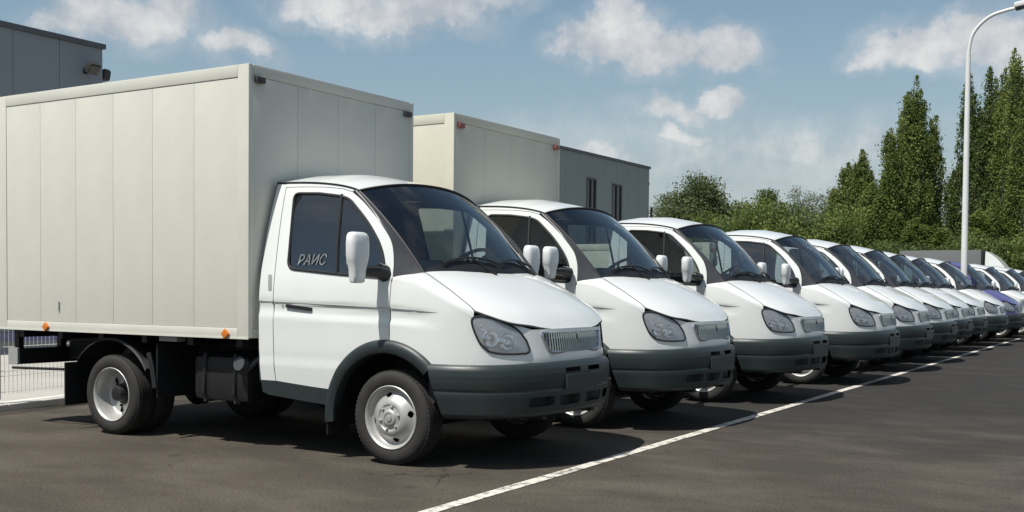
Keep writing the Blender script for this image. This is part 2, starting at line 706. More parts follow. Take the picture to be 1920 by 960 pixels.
def crv(P, n=6):
    """Catmull-Rom through points (open), n steps per span"""
    P = [np.array(p, float) for p in P]
    out = []
    for i in range(len(P) - 1):
        p0 = P[i - 1] if i else 2 * P[0] - P[1]
        p1, p2 = P[i], P[i + 1]
        p3 = P[i + 2] if i + 2 < len(P) else 2 * P[-1] - P[-2]
        for k in range(n):
            t = k / n
            out.append(0.5 * ((2 * p1) + (-p0 + p2) * t + (2 * p0 - 5 * p1 + 4 * p2 - p3) * t * t + (-p0 + 3 * p1 - 3 * p2 + p3) * t ** 3))
    out.append(P[-1])
    return [tuple(q) for q in out]


def rnd_poly(P, r, n=5):
    """round the corners of a polygon; r a number or a list"""
    out = []
    N = len(P)
    for i in range(N):
        ri = r[i] if isinstance(r, (list, tuple)) else r
        a, p, b = (np.array(P[i - 1], float), np.array(P[i], float), np.array(P[(i + 1) % N], float))
        if ri <= 0:
            out.append(tuple(p))
            continue
        da, db = a - p, b - p
        la, lb = np.linalg.norm(da), np.linalg.norm(db)
        k = min(ri, la * 0.49, lb * 0.49)
        s, e = p + da / la * k, p + db / lb * k
        for j in range(n + 1):
            t = j / n
            out.append(tuple((1 - t) ** 2 * s + 2 * t * (1 - t) * p + t * t * e))
    return out


def sheet(outline, holes, mapf, sp=0.03, flip=False):
    """a trimmed surface patch: 2D outline and holes, triangulated and mapped to 3D"""
    pts, edges = [], []

    def loop(Lp):
        st = len(pts)
        for i in range(len(Lp)):
            a, b = Lp[i], Lp[(i + 1) % len(Lp)]
            d = math.hypot(b[0] - a[0], b[1] - a[1])
            if d < 1e-6:
                continue
            k = max(1, int(math.ceil(d / (sp * 0.9))))
            for j in range(k):
                pts.append((a[0] + (b[0] - a[0]) * j / k, a[1] + (b[1] - a[1]) * j / k))
        n = len(pts) - st
        for i in range(n):
            edges.append((st + i, st + (i + 1) % n))

    loop(outline)
    for h in holes:
        loop(h)
    B = np.array(pts)
    x0, y0 = np.min(np.array(outline), axis=0)
    x1, y1 = np.max(np.array(outline), axis=0)
    row = 0
    y = y0 + sp * 0.5
    while y < y1:
        x = x0 + (sp * 0.5 if row % 2 else sp)
        while x < x1:
            if inpoly(x, y, outline) and not any(inpoly(x, y, h) for h in holes):
                if np.min((B[:, 0] - x) ** 2 + (B[:, 1] - y) ** 2) > (sp * 0.5) ** 2:
                    pts.append((x, y))
            x += sp
        y += sp * 0.87
        row += 1
    vo, _, fo, _, _, _ = delaunay_2d_cdt([Vector(p) for p in pts], edges, [], 0, 1e-6)
    m = MB()
    m.v = [tuple(mapf(p.x, p.y)) for p in vo]
    for t in fo:
        cx = sum(vo[i].x for i in t) / len(t)
        cy = sum(vo[i].y for i in t) / len(t)
        if inpoly(cx, cy, outline) and not any(inpoly(cx, cy, h) for h in holes):
            m.f.append(tuple(reversed(t)) if flip else tuple(t))
    used = sorted({i for t in m.f for i in t})
    mp = {o: i for i, o in enumerate(used)}
    m.v = [m.v[i] for i in used]
    m.f = [tuple(mp[i] for i in t) for t in m.f]
    return m


def kids(o):
    return [c for c in bpy.data.objects if c.parent == o]


def interp(x, T):
    return float(np.interp(x, [t[0] for t in T], [t[1] for t in T]))


class Smooth1D:
    """table lookup smoothed so that the surface has no kinks"""

    def __init__(s, T, win):
        a, b = T[0][0], T[-1][0]
        s.x = np.linspace(a, b, 800)
        y = np.interp(s.x, [t[0] for t in T], [t[1] for t in T])
        k = max(3, int(win / (b - a) * 800) | 1)
        for _ in range(2):
            yp = np.concatenate([2 * y[0] - y[k // 2:0:-1], y, 2 * y[-1] - y[-2:-k // 2 - 1:-1]])
            y = np.convolve(yp, np.ones(k) / k, 'valid')[:800]
        s.y = y

    def __call__(s, x):
        return float(np.interp(x, s.x, s.y))


def dup(root, parent=None):
    """copy a thing with its parts and sub-parts (mesh data shared)"""
    c = root.copy()
    COL.objects.link(c)
    c.parent = parent
    for ch in CHILD.get(root.name, []):
        dup(ch, c)
    return c


CHILD = {}


def index_children():
    CHILD.clear()
    for o in bpy.data.objects:
        if o.parent is not None:
            CHILD.setdefault(o.parent.name, []).append(o)


def smoothstep(a, b, x):
    t = min(1, max(0, (x - a) / (b - a)))
    return t * t * (3 - 2 * t)
# ------------------------------------------------------------------ the setting
m_ = MB().grid([[(x, y, 0.0) for y in (-60, -20, 0, 20, 60, 140, 400, 900)] for x in (-700, -200, -60, -14, 0, 14, 60, 300)])
m_.f = [tuple(reversed(q)) for q in m_.f]
struct(m_.build('parking_lot_ground', 'asphalt'))
# pale concrete yard behind the fence
struct(MB().box(-60, -5.62, -40, 60, 0.004, 0.008).build('concrete_yard', 'concrete'))
# grass beyond the far end of the lot
struct(MB().box(-200, 60, 66, 300, 0.004, 0.012).build('grass_verge', 'dry_grass'))


def line_strip():
    m = MB()
    ys = np.arange(-4.5, 62, 0.5)
    P = []
    rr = random.Random(4)
    for y in ys:
        x = 1.141 - 0.0226 * y
        P.append([(x - 0.048 + rr.uniform(-.004, .004), y, 0.004), (x + 0.048 + rr.uniform(-.004, .004), y, 0.004)])
    m.grid(P)
    m.f = [tuple(reversed(q)) for q in m.f]
    return m


struct(line_strip().build('painted_bay_line', 'line_paint'))

# ------------------------------------------------------------------ buildings behind the fence


def building(name, label, x, y0, y1, h, wallm, windows, depth=16):
    b = empty(name, (x, y0, 0))
    tag(b, label, 'building')
    L = y1 - y0
    core = MB().box(-depth, -0.06, 0, L, 0.0, h - 0.05)
    core.build('core_wall', 'wall_trim', b)
    # wall cladding panels, 1 m wide, cut around the windows
    n = int(round(L / 1.0))
    w = L / n
    for i in range(n):
        a, c = i * w + 0.004, (i + 1) * w - 0.004
        segs = [(0.364, h)]
        for (wy0, wy1, wz0, wz1) in windows:
            if wy0 < c and wy1 > a:
                new = []
                for s0, s1 in segs:
                    if wz1 < s1 and wz0 > s0:
                        # panel is split above / below, with slivers beside the opening
                        new += [(s0, wz0), (wz1, s1)]
                        if wy0 - a > 0.02:
                            MB().box(-0.06, 0, a, wy0, wz0, wz1).build('cladding_panel', wallm, b)
                        if c - wy1 > 0.02:
                            MB().box(-0.06, 0, wy1, c, wz0, wz1).build('cladding_panel', wallm, b)
                    else:
                        new.append((s0, s1))
                segs = new
        for s0, s1 in segs:
            MB().box(-0.06, 0, a, c, s0, s1, bev=0.006).build('cladding_panel', wallm, b)
    MB().box(-0.05, 0.03, 0, L, 0.0, 0.20).build('plinth', 'concrete', b)
    MB().box(-0.05, 0.02, 0, L, 0.203, 0.36).build('blue_stripe', 'plinth_blue', b)
    MB().box(-depth - 0.05, 0.05, -0.05, L + 0.05, h, h + 0.10, bev=0.01).build('parapet_cap', 'wall_trim', b)
    for (wy0, wy1, wz0, wz1) in windows:
        wf = MB()
        t = 0.06
        wf.box(-0.055, 0.02, wy0, wy0 + t, wz0, wz1).box(-0.055, 0.02, wy1 - t, wy1, wz0, wz1)
        wf.box(-0.055, 0.018, wy0 + t, wy1 - t, wz1 - t, wz1).box(-0.055, 0.018, wy0 + t, wy1 - t, wz0, wz0 + t)
        wf.box(-0.055, 0.015, (wy0 + wy1) / 2 - .03, (wy0 + wy1) / 2 + .03, wz0 + t, wz1 - t)
        o = wf.build('window', 'window_frame', b)
        MB().box(-0.05, -0.03, wy0 + t, (wy0 + wy1) / 2 - .03, wz0 + t, wz1 - t).build('pane', 'window_dark', o)
        MB().box(-0.05, -0.03, (wy0 + wy1) / 2 + .03, wy1 - t, wz0 + t, wz1 - t).build('pane', 'window_dark', o)
    return b


def floodlight(name, label, loc, rz, tilt=35):
    f = empty(name, loc, rz)
    f.scale = (.62, .62, .62)
    tag(f, label, 'floodlight', 'floodlights on the grey buildings')
    MB().box(-0.02, 0.0, -0.09, 0.09, -0.09, 0.09).tube([(0, 0, 0), (0.16, 0, 0.0), (0.2, 0, 0.04)], 0.025, 6).build('bracket', 'lamp_dark', f)
    M = Matrix.Translation((0.34, 0, 0.04)) @ Matrix.Rotation(R(tilt), 4, 'Y')
    MB().box(-0.12, 0.10, -0.20, 0.20, -0.17, 0.17, 0.03, M).build('housing', 'lamp_dark', f, 30)
    MB().box(0.10, 0.115, -0.19, 0.19, -0.14, 0.14, 0.004, M).build('lens', 'floodlight_glass', f)
    MB().box(-0.10, 0.08, -0.18, 0.18, 0.17, 0.19, 0.004, M).build('cooling_fin', 'lamp_dark', f)
    return f


building('grey_warehouse', 'dark blue-grey metal clad building behind the box of the nearest truck', -14.0, -28.0, 7.70, 5.98, 'wall_metal', [])
building('grey_office_building', 'grey-green metal clad building with two narrow windows right of the second box truck', -14.0, 19.0, 33.8, 6.12,
         'wall_metal_green', [(9.45, 10.20, 2.6, 5.32), (11.5, 12.32, 2.6, 5.27)])
floodlight('floodlight', 'dark floodlight on the face of the dark grey building above the nearest box', (-14.0, 7.30, 5.48), 0)
floodlight('floodlight', 'dark floodlight sticking out past the corner of the dark grey building', (-14.25, 7.70, 5.48), R(80), 10)
floodlight('floodlight', 'dark floodlight at the corner of the windowed building before the trees', (-14.3, 33.8, 5.50), R(70), 20)
MB().tube([(-13.95, 33.82, 1.2), (-13.95, 33.86, 3.6), (-13.93, 33.9, 4.6)], 0.05, 8).build('downpipe', 'lamp_dark')
tag(bpy.data.objects['downpipe'], 'thin dark downpipe at the right corner of the windowed building', 'pipe')


# ------------------------------------------------------------------ mesh fence behind the trucks
def fence_panel(k, p0, p1, label):
    d = Vector(p1) - Vector(p0)
    L = d.length
    rz = math.atan2(d.y, d.x)
    f = empty('mesh_fence', (p0[0], p0[1], 0), rz)
    tag(f, label, 'fence', 'mesh fence panels behind the trucks')
    MB().box(-0.03, 0.03, -0.03, 0.03, 0.1, 1.95, 0.004).build('post', 'fence_white', f)
    MB().box(0, L, -0.16, 0.10, -0.02, 0.065, 0.012).build('kerb', 'kerb_white', f)
    w = MB()
    x = 0.05
    while x < L - 0.03:
        w.tube([(x, 0, 0.15), (x, 0, 1.9)], 0.0035, 4)
        x += 0.055
    for z in (0.17, 0.33, 0.38, 0.62, 0.86, 1.10, 1.34, 1.58, 1.62, 1.86):
        w.tube([(0.03, 0.004, z), (L - 0.03, 0.004, z)], 0.004, 4)
    o = w.build('wire_mesh', 'fence_white', f)
    o['kind'] = 'stuff'
    return f


_fl = ['white mesh fence panel on a kerb, behind and left of the nearest truck',
       'white mesh fence panel on a kerb, just behind the rear wheel of the nearest truck',
       'white mesh fence panel on a kerb, behind the gap between the two box trucks',
       'white mesh fence panel on a kerb, behind the second box truck']
_ys = [-2.9, -0.4, 2.1, 4.6, 7.1]
for k in range(4):
    fx = lambda y: -5.40 - 0.19 * y
    fence_panel(k, (fx(_ys[k]), _ys[k]), (fx(_ys[k + 1]), _ys[k + 1]), _fl[k])

# ------------------------------------------------------------------ light delivery truck
# x forward from the front axle, y to the driver's left, z up.  One surface S(l, z) wraps nose, wings, doors.
_plan = crv([(.985, 0), (.981, .15), (.968, .3), (.93, .48), (.865, .63), (.775, .76), (.665, .855), (.5, .92), (.3, .945), (0, .95), (-.6, .95), (-1.0, .95), (-1.40, .948)], 24)
PX = np.array([p[0] for p in _plan])
PY = np.array([p[1] for p in _plan])
PL = np.concatenate([[0], np.cumsum(np.hypot(np.diff(PX), np.diff(PY)))])
_tx = np.gradient(PX, PL)
_ty = np.gradient(PY, PL)
YSC = Smooth1D([(.2, .955), (.45, .968), (.6, .985), (.75, .996), (1.1, 1.0), (1.25, .988), (1.4, .958), (1.6, .912), (1.8, .857), (1.95, .81), (2.06, .768), (2.2, .70)], 0.16)
HC = Smooth1D([(-.1, 1.47), (.1, 1.425), (.285, 1.365), (.4, 1.318), (.6, 1.222), (.8, 1.110), (.88, 1.045), (.92, .998), (.95, .955), (.98, .92), (1.05, .86)], 0.06)


def lx(x):
    return float(np.interp(-x, -PX, PL))


def ly(y):
    return float(np.interp(y, PY[:120], PL[:120]))


def crease(x, z):
    """pressed waist line along the doors and wings"""
    zc = 1.135 - 0.035 * (x + 1.25) / 1.2 - 0.05 * max(0, x) ** 1.5
    fade = 1 - smoothstep(0.15, 0.47, x)
    h = 0.085
    a = smoothstep(zc - h - 0.02, zc - h + 0.012, z) * (1 - smoothstep(zc - 0.010, zc + 0.006, z))
    low = (1 - smoothstep(0.675, 0.70, z)) * 0.006
    return -0.013 * a * fade + low * (1 - smoothstep(-.3, -.1, x))


def S(l, z, off=0.0):
    s = 1.0 if l >= 0 else -1.0
    a = abs(l)
    x = float(np.interp(a, PL, PX))
    y = float(np.interp(a, PL, PY))
    tx = float(np.interp(a, PL, _tx))
    ty = float(np.interp(a, PL, _ty))
    n = math.hypot(tx, ty)
    nx, ny = ty / n, -tx / n
    w = 1 - smoothstep(.62, .93, y)
    x -= w * 0.16 * max(0, z - .76) ** 1.0 * 0.9
    if x < 0.7:
        off = off + crease(x, z)
    x += nx * off
    y += ny * off
    y *= YSC(z)
    return (x, -s * y, z)


def Sx(x, z, off=0.0):
    return S(lx(x), z, off)


def xplan(y):
    return float(np.interp(min(abs(y), .945), PY[:216], PX[:216]))


def Hz(x, y):
    return HC(x + 0.52 * (0.985 - xplan(y)))


def side_sheet(outline, holes=(), sp=0.028, off=0.0):
    """outline in (x, z) on the right-hand side of the cab"""
    o = [(lx(p[0]), p[1]) for p in outline]
    h = [[(lx(p[0]), p[1]) for p in q] for q in holes]
    return sheet(o, h, lambda a, b: S(a, b, off), sp, True)


ARC_C = (-0.03, 0.325)


def arc(r, a0, a1, n=16):
    return [(ARC_C[0] + r * math.cos(R(a0 + (a1 - a0) * i / n)), ARC_C[1] + r * math.sin(R(a0 + (a1 - a0) * i / n))) for i in range(n + 1)]


TREE = []


def part(mb, name, m, parent, smooth=32, both=False):
    o = mb.build(name, m, parent, smooth)
    if both:
        q = mb.mirrored().build(name, m, parent, smooth)
        return o, q
    return o


def offset_curve3(P, mapf):
    return [mapf(*p) for p in P]


def make_wheel(parent, y, side, kind, front):
    """side -1: right-hand wheel (outer face towards -y)"""
    w = empty('wheel', (0 if front else -2.9, y, 0.335), 0 if side < 0 else math.pi, parent)
    if WHEEL_MESH.get(kind) is None:
        t = MB()
        prof = [(.214, -.080), (.232, -.093), (.262, -.101), (.292, -.099), (.316, -.088), (.329, -.070), (.3345, -.052), (.335, -.040),
                (.327, -.038), (.327, -.030), (.335, -.028), (.335, -.006), (.327, -.004), (.327, .004), (.335, .006), (.335, .028), (.327, .030), (.327, .038),
                (.335, .040), (.3345, .052), (.329, .070), (.316, .088), (.292, .099), (.262, .101), (.232, .093), (.214, .080)]
        t.lathe(prof, 48)
        # tread blocks on the shoulder
        for k in range(64):
            a = 2 * math.pi * k / 64
            M = Matrix.Rotation(-a, 4, 'Y')
            for sg in (-1, 1):
                t.box(.316, .3305, sg * .062 - .016, sg * .062 + .016, -.010, .010, 0, M)
        tm = t.me('tyre', 'rubber', 40)
        rm = MB()
        if kind == 'front':
            pf = [(.214, .06), (.212, -.078), (.220, -.086), (.226, -.094), (.221, -.098), (.211, -.092), (.204, -.078), (.199, -.062), (.190, -.052),
                  (.181, -.050), (.172, -.056), (.160, -.066), (.147, -.078), (.134, -.090), (.120, -.100), (.104, -.106), (.094, -.106), (.088, -.100), (.074, -.100), (.066, -.104), (.060, -.104)]
            pf = pf[:10] + [(.181 + (.134 - .181) * q / 10, -.050 - .040 * (q / 10) ** 1.15) for q in range(1, 10)] + pf[13:]
            rm.lathe(pf, 96, skip=lambda i, k: 9 <= i <= 17 and (((k - 3 + 12) % 24 - 12 + .5) / 2.6) ** 2 + ((i - 13.0) / 3.6) ** 2 < 1)
        else:
            pf = [(.214, .07), (.212, -.078), (.220, -.086), (.226, -.094), (.221, -.098), (.211, -.092), (.203, -.076), (.199, -.03), (.192, .000), (.186, .030), (.180, .040),
                  (.168, .046), (.150, .047), (.135, .046), (.118, .044), (.10, .040), (.09, .040)]
            rm.lathe(pf, 90, skip=lambda i, k: i in (11, 12, 13) and (k - 2) % 15 <= (3 if i == 12 else 2))
        rim = rm.me('rim', 'wheel_silver', 35)
        h = MB()
        if kind == 'front':
            h.lathe([(.060, -.104), (.056, -.112), (.050, -.116), (.036, -.117), (.033, -.111), (.026, -.111), (.024, -.122), (.0, -.124)], 28)
            for k in range(6):
                a = R(60 * k + 15)
                h.lathe([(.011, -.098), (.011, -.113), (.007, -.116), (.0, -.116)], 6, c=(.081 * math.cos(a), 0, .081 * math.sin(a)))
        else:
            h.lathe([(.09, .040), (.086, .03), (.066, .025), (.062, -.03), (.055, -.045), (.03, -.05), (0, -.05)], 28)
            for k in range(6):
                a = R(60 * k + 15)
                h.lathe([(.011, .042), (.011, .022), (.0, .02)], 6, c=(.105 * math.cos(a), 0, .105 * math.sin(a)))
        hub = h.me('hub', 'wheel_silver' if kind == 'front' else 'frame_black', 35)
        br = MB().lathe([(0.0, .02), (.165, .02), (.165, .05)] if kind == 'front' else [(0.0, .058), (.18, .058)], 24).me('brake_drum', 'frame_black')
        WHEEL_MESH[kind] = (tm, rim, hub, br)
    tm, rim, hub, br = WHEEL_MESH[kind]
    for n, me in (('tyre', tm), ('rim', rim), ('hub', hub), ('brake_drum', br)):
        obj(n, me, w)
    return w


WHEEL_MESH = {}

DOOR_TOP = [(-1.145, 1.998), (-.95, 1.994), (-.75, 1.984), (-.58, 1.965), (-.48, 1.938)]
PILLAR = crv([(-.48, 1.938), (-.36, 1.862), (-.22, 1.75), (-.12, 1.655), (-.05, 1.575), (-.012, 1.49), (.006, 1.40), (.010, 1.318)], 5)
WIN = rnd_poly([(-1.045, 1.950), (-.80, 1.940), (-.58, 1.912), (-.49, 1.885), (-.28, 1.712), (-.15, 1.565), (-.095, 1.47), (-.068, 1.38), (-.06, 1.312), (-.50, 1.338), (-.975, 1.378)],
               [.05, 0, .06, .12, .12, .12, .1, .1, .03, .1, .06], 5)


def ws_point(y, s, off=0.0):
    """windscreen surface: y across, s from base (0) to top (1)"""
    hb, ht = 0.785, 0.765
    yy = y * (hb + (ht - hb) * s)
    k = min(1.0, abs(y))
    xb = .300 - .125 * k ** 2.2
    zb = 1.350 - .008 * k ** 2
    xt = -.345 - .085 * k ** 2.4
    zt = 2.035 - .090 * k ** 2.2
    x = xb + (xt - xb) * s
    z = zb + (zt - zb) * s
    b = .045 * 4 * s * (1 - s) * (1 - .4 * k * k)
    return (x + (b + off) * .68, yy, z + (b + off) * .73)


def roof_point(u, v):
    """u 0 rear .. 1 front edge, v -1..1 across"""
    k = abs(v)
    xf, _, zf = ws_point(v, 1.0)
    xr = -1.245
    x = xr + (xf + .012 - xr) * u
    zd = interp(x, [(-1.25, 2.040), (-.8, 2.018), (-.5, 1.972), (-.40, 1.950), (-.3, 1.94)])
    yh = interp(x, [(-1.25, .742), (-.8, .748), (-.45, .765), (-.3, .765)])
    cr = interp(x, [(-1.25, .075), (-1.1, .105), (-.8, .115), (-.55, .105), (-.4, .09), (-.3, .085)])
    z = zd + cr * (1 - k ** 2.6)
    # blend onto the windscreen header at the front
    t = smoothstep(.72, 1.0, u)
    z = z * (1 - t) + (zf + .004) * t + 0.012 * math.sin(math.pi * t) * (1 - k * k)
    return (x, v * yh, z)


def make_cab(root, paint):
    P = paint
    # ---- doors
    door_out = DOOR_TOP + PILLAR[1:] + [(0.0, 1.30), (0.0, .885)] + arc(.552, 87, 161, 18) + [(-1.072, .535), (-1.085, .71), (-1.092, 1.14), (-1.105, 1.44)]
    dm = side_sheet(door_out, [WIN], 0.028).thick(.006)
    doors = part(dm, 'door', P, root, 30, True)
    gm = side_sheet(WIN, [], 0.05, -0.006)
    for dr, g in zip(doors, (gm, gm.mirrored())):
        g.build('window', 'side_glass', dr, 60)
    wl = [Sx(x, z, 0.0) for x, z in WIN]
    sl = MB().tube(wl, .011, 6, True)
    # division bar between the drop glass and the quarter light
    sl.tube([Sx(x, z, -.002) for x, z in ((-.575, 1.925), (-.55, 1.72), (-.53, 1.54), (-.50, 1.335))], .012, 6)
    hd = MB()
    for i in range(2):
        pass
    hp = rnd_poly([(-.965, 1.115), (-.715, 1.093), (-.720, 1.068), (-.970, 1.090)], .008, 3)
    hm = side_sheet(hp, [], .03, .014).thick(.02)
    kh = MB().lathe([(.011, -.004), (.011, .004), (0, .004)], 12, 'y', (0, 0, 0))
    kx, ky, kz = Sx(-1.005, 1.098)
    kh.v = [(x + kx, y + ky, z + kz) for x, y, z in kh.v]
    vg = side_sheet(rnd_poly([(-1.165, 1.335), (-1.13, 1.335), (-1.115, 1.215), (-1.150, 1.215)], .012, 3), [], .04, .003)
    inner = side_sheet([(-1.08, 1.36), (-.5, 1.325), (-.03, 1.30), (-.03, .9)] + arc(.57, 92, 158, 8) + [(-1.06, .56)], [], .12, -.05)
    inner2 = side_sheet(rnd_poly([(-1.11, 1.985), (-.58, 1.955), (-.46, 1.92), (-.2, 1.72), (-.03, 1.55), (.0, 1.32), (-.5, 1.31), (-1.07, 1.35)], .05, 3),
                        [rnd_poly([(x * .985 - .008, 1.64 + (z - 1.64) * .97) for x, z in WIN], 0)], .06, -.03)
    for i, dr in enumerate(doors):
        mr = (lambda q: q) if i == 0 else (lambda q: q.mirrored())
        mr(sl).build('window_seal', 'seal', dr, 40)
        mr(hm).build('handle', 'handle_black', dr, 40)
        mr(kh).build('lock', 'handle_black', dr)
        mr(inner).build('inner_panel', 'interior_dark', dr, 40)
        mr(inner2).build('inner_frame', 'interior_dark', dr, 40)
    # ---- rear corner panels
    rq = side_sheet([(-1.242, 2.030), (-1.150, 2.026), (-1.150, 1.998), (-1.110, 1.44), (-1.097, 1.14), (-1.090, .71), (-1.077, .535), (-1.225, .535), (-1.238, .76), (-1.24, 1.14), (-1.244, 1.37), (-1.25, 1.67)], [], .035).thick(.006)
    rqs = part(rq, 'rear_corner_panel', P, root, 30, True)
    vg.build('vent_cover', 'bed_board', rqs[0], 40)
    vg.mirrored().build('vent_cover', 'bed_board', rqs[1], 40)
    # roof rail above the door
    rail = side_sheet([(-1.150, 2.003), (-.95, 1.999), (-.75, 1.989), (-.58, 1.970), (-.478, 1.943), (-.455, 1.962), (-.58, 1.985), (-.75, 2.008), (-.95, 2.022), (-1.150, 2.030)], [], .04, .002).thick(.006)
    part(rail, 'roof_rail', P, root, 30, True)
    # ---- shut lines
    for cv in ([(-1.148, 2.0), (-1.108, 1.44), (-1.095, 1.14), (-1.088, .71), (-1.075, .54)], [(.003, 1.30), (.003, 1.1), (.003, .89)]):
        g = MB().tube([Sx(x, z, -.002) for x, z in crv(cv, 6)], .0042, 5)
        part(g, 'shut_line', 'gap', root, 40, True)
    for xa, xb in ((-1.24, -1.10), (-1.085, -.005), (.01, .43)):  # thin grey tubes along the pressed crease, drawing its shade as a line
        g = MB().tube([Sx(x, 1.137 - 0.035 * (x + 1.25) / 1.2 - 0.05 * max(0, x) ** 1.5, -.0015) for x in np.linspace(xa, xb, 16)], [.0034] * 12 + [.003, .0024, .0016, .0008] if xa > 0 else .0034, 5)
        part(g, 'waist_crease_shade', 'crease_shade_grey', root, 40, True)
    # ---- gutter
    gt = MB().tube([Sx(x, z, .006) for x, z in crv([(-1.25, 2.040), (-.95, 2.030), (-.75, 2.014), (-.58, 1.990), (-.46, 1.962), (-.42, 1.945)], 5)], .0065, 6)
    part(gt, 'gutter', 'plastic_black', root, 40, True)
    # ---- front wings
    hl = HEADLIGHT
    sh = [(.010, 1.285), (.06, 1.285), (.12, 1.278), (.20, 1.262), (.30, 1.225), (.40, 1.180), (.50, 1.130), (.60, 1.072), (.638, 1.045)]
    wing_l = [(lx(x), z) for x, z in [(.006, .880), (.006, 1.285)] + sh[1:]]
    # down the outer edge of the lamp, along under it, back at the bumper
    lamp_low = hl['outer'] + hl['bottom']
    wl_ = wing_l + lamp_low + [(ly(.56), .800), (ly(.56), .735)] + [(lx(.80), .725), (lx(.6), .715), (lx(.36), .712)] + [(lx(x), z) for x, z in arc(.552, 45, 86, 12)]
    wg = sheet(wl_, [], lambda a, b: S(a, b), .028, True).thick(.006)
    wings = part(wg, 'wing', P, root, 30, True)
    # rolled shoulder between wing side and bonnet shut line
    cut = crv([(.012, -.915), (.10, -.862), (.19, -.798), (.30, -.812), (.45, -.834), (.57, -.848), (.648, -.856)], 5)
    rows = []
    for cx, cy in cut:
        cz = Hz(cx, cy) if cx > .19 else interp(cx, [(.012, 1.322), (.19, Hz(.19, -.798))])
        zs = interp(cx, sh)
        sx_, sy_, _ = Sx(cx, zs)
        row = []
        for j in range(9):
            t = j / 8
            q = (cx, sy_ + .002, cz - .004)
            y = (1 - t) ** 2 * sy_ + 2 * t * (1 - t) * q[1] + t * t * cy
            z = (1 - t) ** 2 * zs + 2 * t * (1 - t) * q[2] + t * t * cz
            row.append((cx, y, z))
        rows.append(row)
    shd = MB().grid(rows)
    shd.f = [tuple(reversed(q)) for q in shd.f]
    for o, w_ in zip(('a', 'b'), wings):
        (shd if o == 'a' else shd.mirrored()).build('wing_shoulder', P, w_, 60)
    # ---- bonnet
    nose = [(.655, -.855), (.705, -.822), (.752, -.780), (.795, -.730), (.832, -.670), (.862, -.597), (.891, -.505), (.920, -.395), (.948, -.2), (.955, 0)]
    nose = crv(nose, 4)
    left = [(x, -y) for x, y in reversed(nose[:-1])]
    rear = crv([(.195, .785), (.245, .55), (.275, .3), (.285, 0), (.275, -.3), (.245, -.55), (.195, -.785)], 4)
    cutr = [(x, y) for x, y in cut if x > .20]
    cutl = [(x, -y) for x, y in reversed(cutr)]
    bon = sheet(nose + left + cutl[1:] + rear + cutr[:-1], [], lambda a, b: (a, b, Hz(a, b) + .002), .026, False)
    nz = sum((Vector(bon.v[t[1]]) - Vector(bon.v[t[0]])).cross(Vector(bon.v[t[2]]) - Vector(bon.v[t[0]])).z for t in bon.f)
    if nz < 0:
        bon.f = [tuple(reversed(t)) for t in bon.f]
    bon.thick(.012)
    bn = part(bon, 'bonnet', P, root, 40)
    sl2 = MB().tube([(x, y - .001, Hz(x, y) - .001) for x, y in cutr], .0045, 5)
    sl2.tube([(x, -y + .001, Hz(x, y) - .001) for x, y in cutr], .0045, 5)
    sl2.tube([(x - .002, y * .995, Hz(x, y) - .011) for x, y in nose + left], .0045, 6)
    sl2.build('bonnet_gap', 'seal', bn, 40)
    # ---- nose panel with the grille opening
    gh = rnd_poly([(-ly(.43), .938), (ly(.43), .938), (ly(.405), .870), (ly(.355), .800), (-ly(.355), .800), (-ly(.405), .870)], [.02, .02, .05, .04, .04, .05], 4)
    no = [(ly(.56), .735), (ly(.56), .80)] + hl['inner'] + [(ly(.5), .962), (ly(.3), .966), (0, .968), (-ly(.3), .966), (-ly(.5), .962)] + \
         [(-a, b) for a, b in reversed(hl['inner'])] + [(-ly(.56), .80), (-ly(.56), .735)]
    npn = sheet(no, [gh], lambda a, b: S(a, b), .03, True).thick(.006)
    fn = part(npn, 'nose_panel', P, root, 30)
    gr = empty('grille', (0, 0, 0), 0, root)
    fr = MB().tube([S(a, b, .004) for a, b in gh], .012, 6, True)
    fr.build('surround', 'chrome', gr, 40)
    sheet(gh, [], lambda a, b: S(a, b, -.05), .08, True).build('backing', 'plastic_black', gr)
    bars = MB()
    n = 30
    for i in range(n):
        y = -.42 + .84 * (i + .5) / n
        zlo = .803 + max(0, (abs(y) - .355) / .075) * .10
        if zlo > .925:
            continue
        sg = 1 if y > 0 else -1
        q = [S(sg * ly(abs(y)), z, .0) for z in (zlo, (zlo + .935) / 2, .935)]
        bars.tube(q, .0075, 4)
    for z in (.84, .90):
        ym = .36 + (.0 if z < .83 else (z - .8) * .5)
        bars.tube([S(sg * ly(abs(y)), z, -.004) for sg, y in [(-1 if y < 0 else 1, y) for y in np.linspace(-ym, ym, 15)]], .0045, 4)
    bo = bars.build('bars', 'grille_silver', gr)
    bo['kind'] = 'stuff'
    em = MB()
    ex = S(0, .9, .012)[0]
    # leaping stag badge: raised body with an arched neck and antler strokes
    em.tube([(ex, .022, .868), (ex, .012, .892), (ex, -.004, .906), (ex, -.014, .924), (ex, -.022, .936)], [.004, .007, .007, .005, .003], 5)
    em.tube([(ex, -.010, .920), (ex, .004, .938), (ex, .010, .950)], .003, 4)
    em.tube([(ex, -.012, .922), (ex, -.006, .944), (ex, -.006, .956)], .003, 4)
    em.tube([(ex, .012, .892), (ex, .026, .886)], .0035, 4)
    em.build('badge', 'chrome', gr, 40)
    # ---- headlamps
    out = hl['loop']
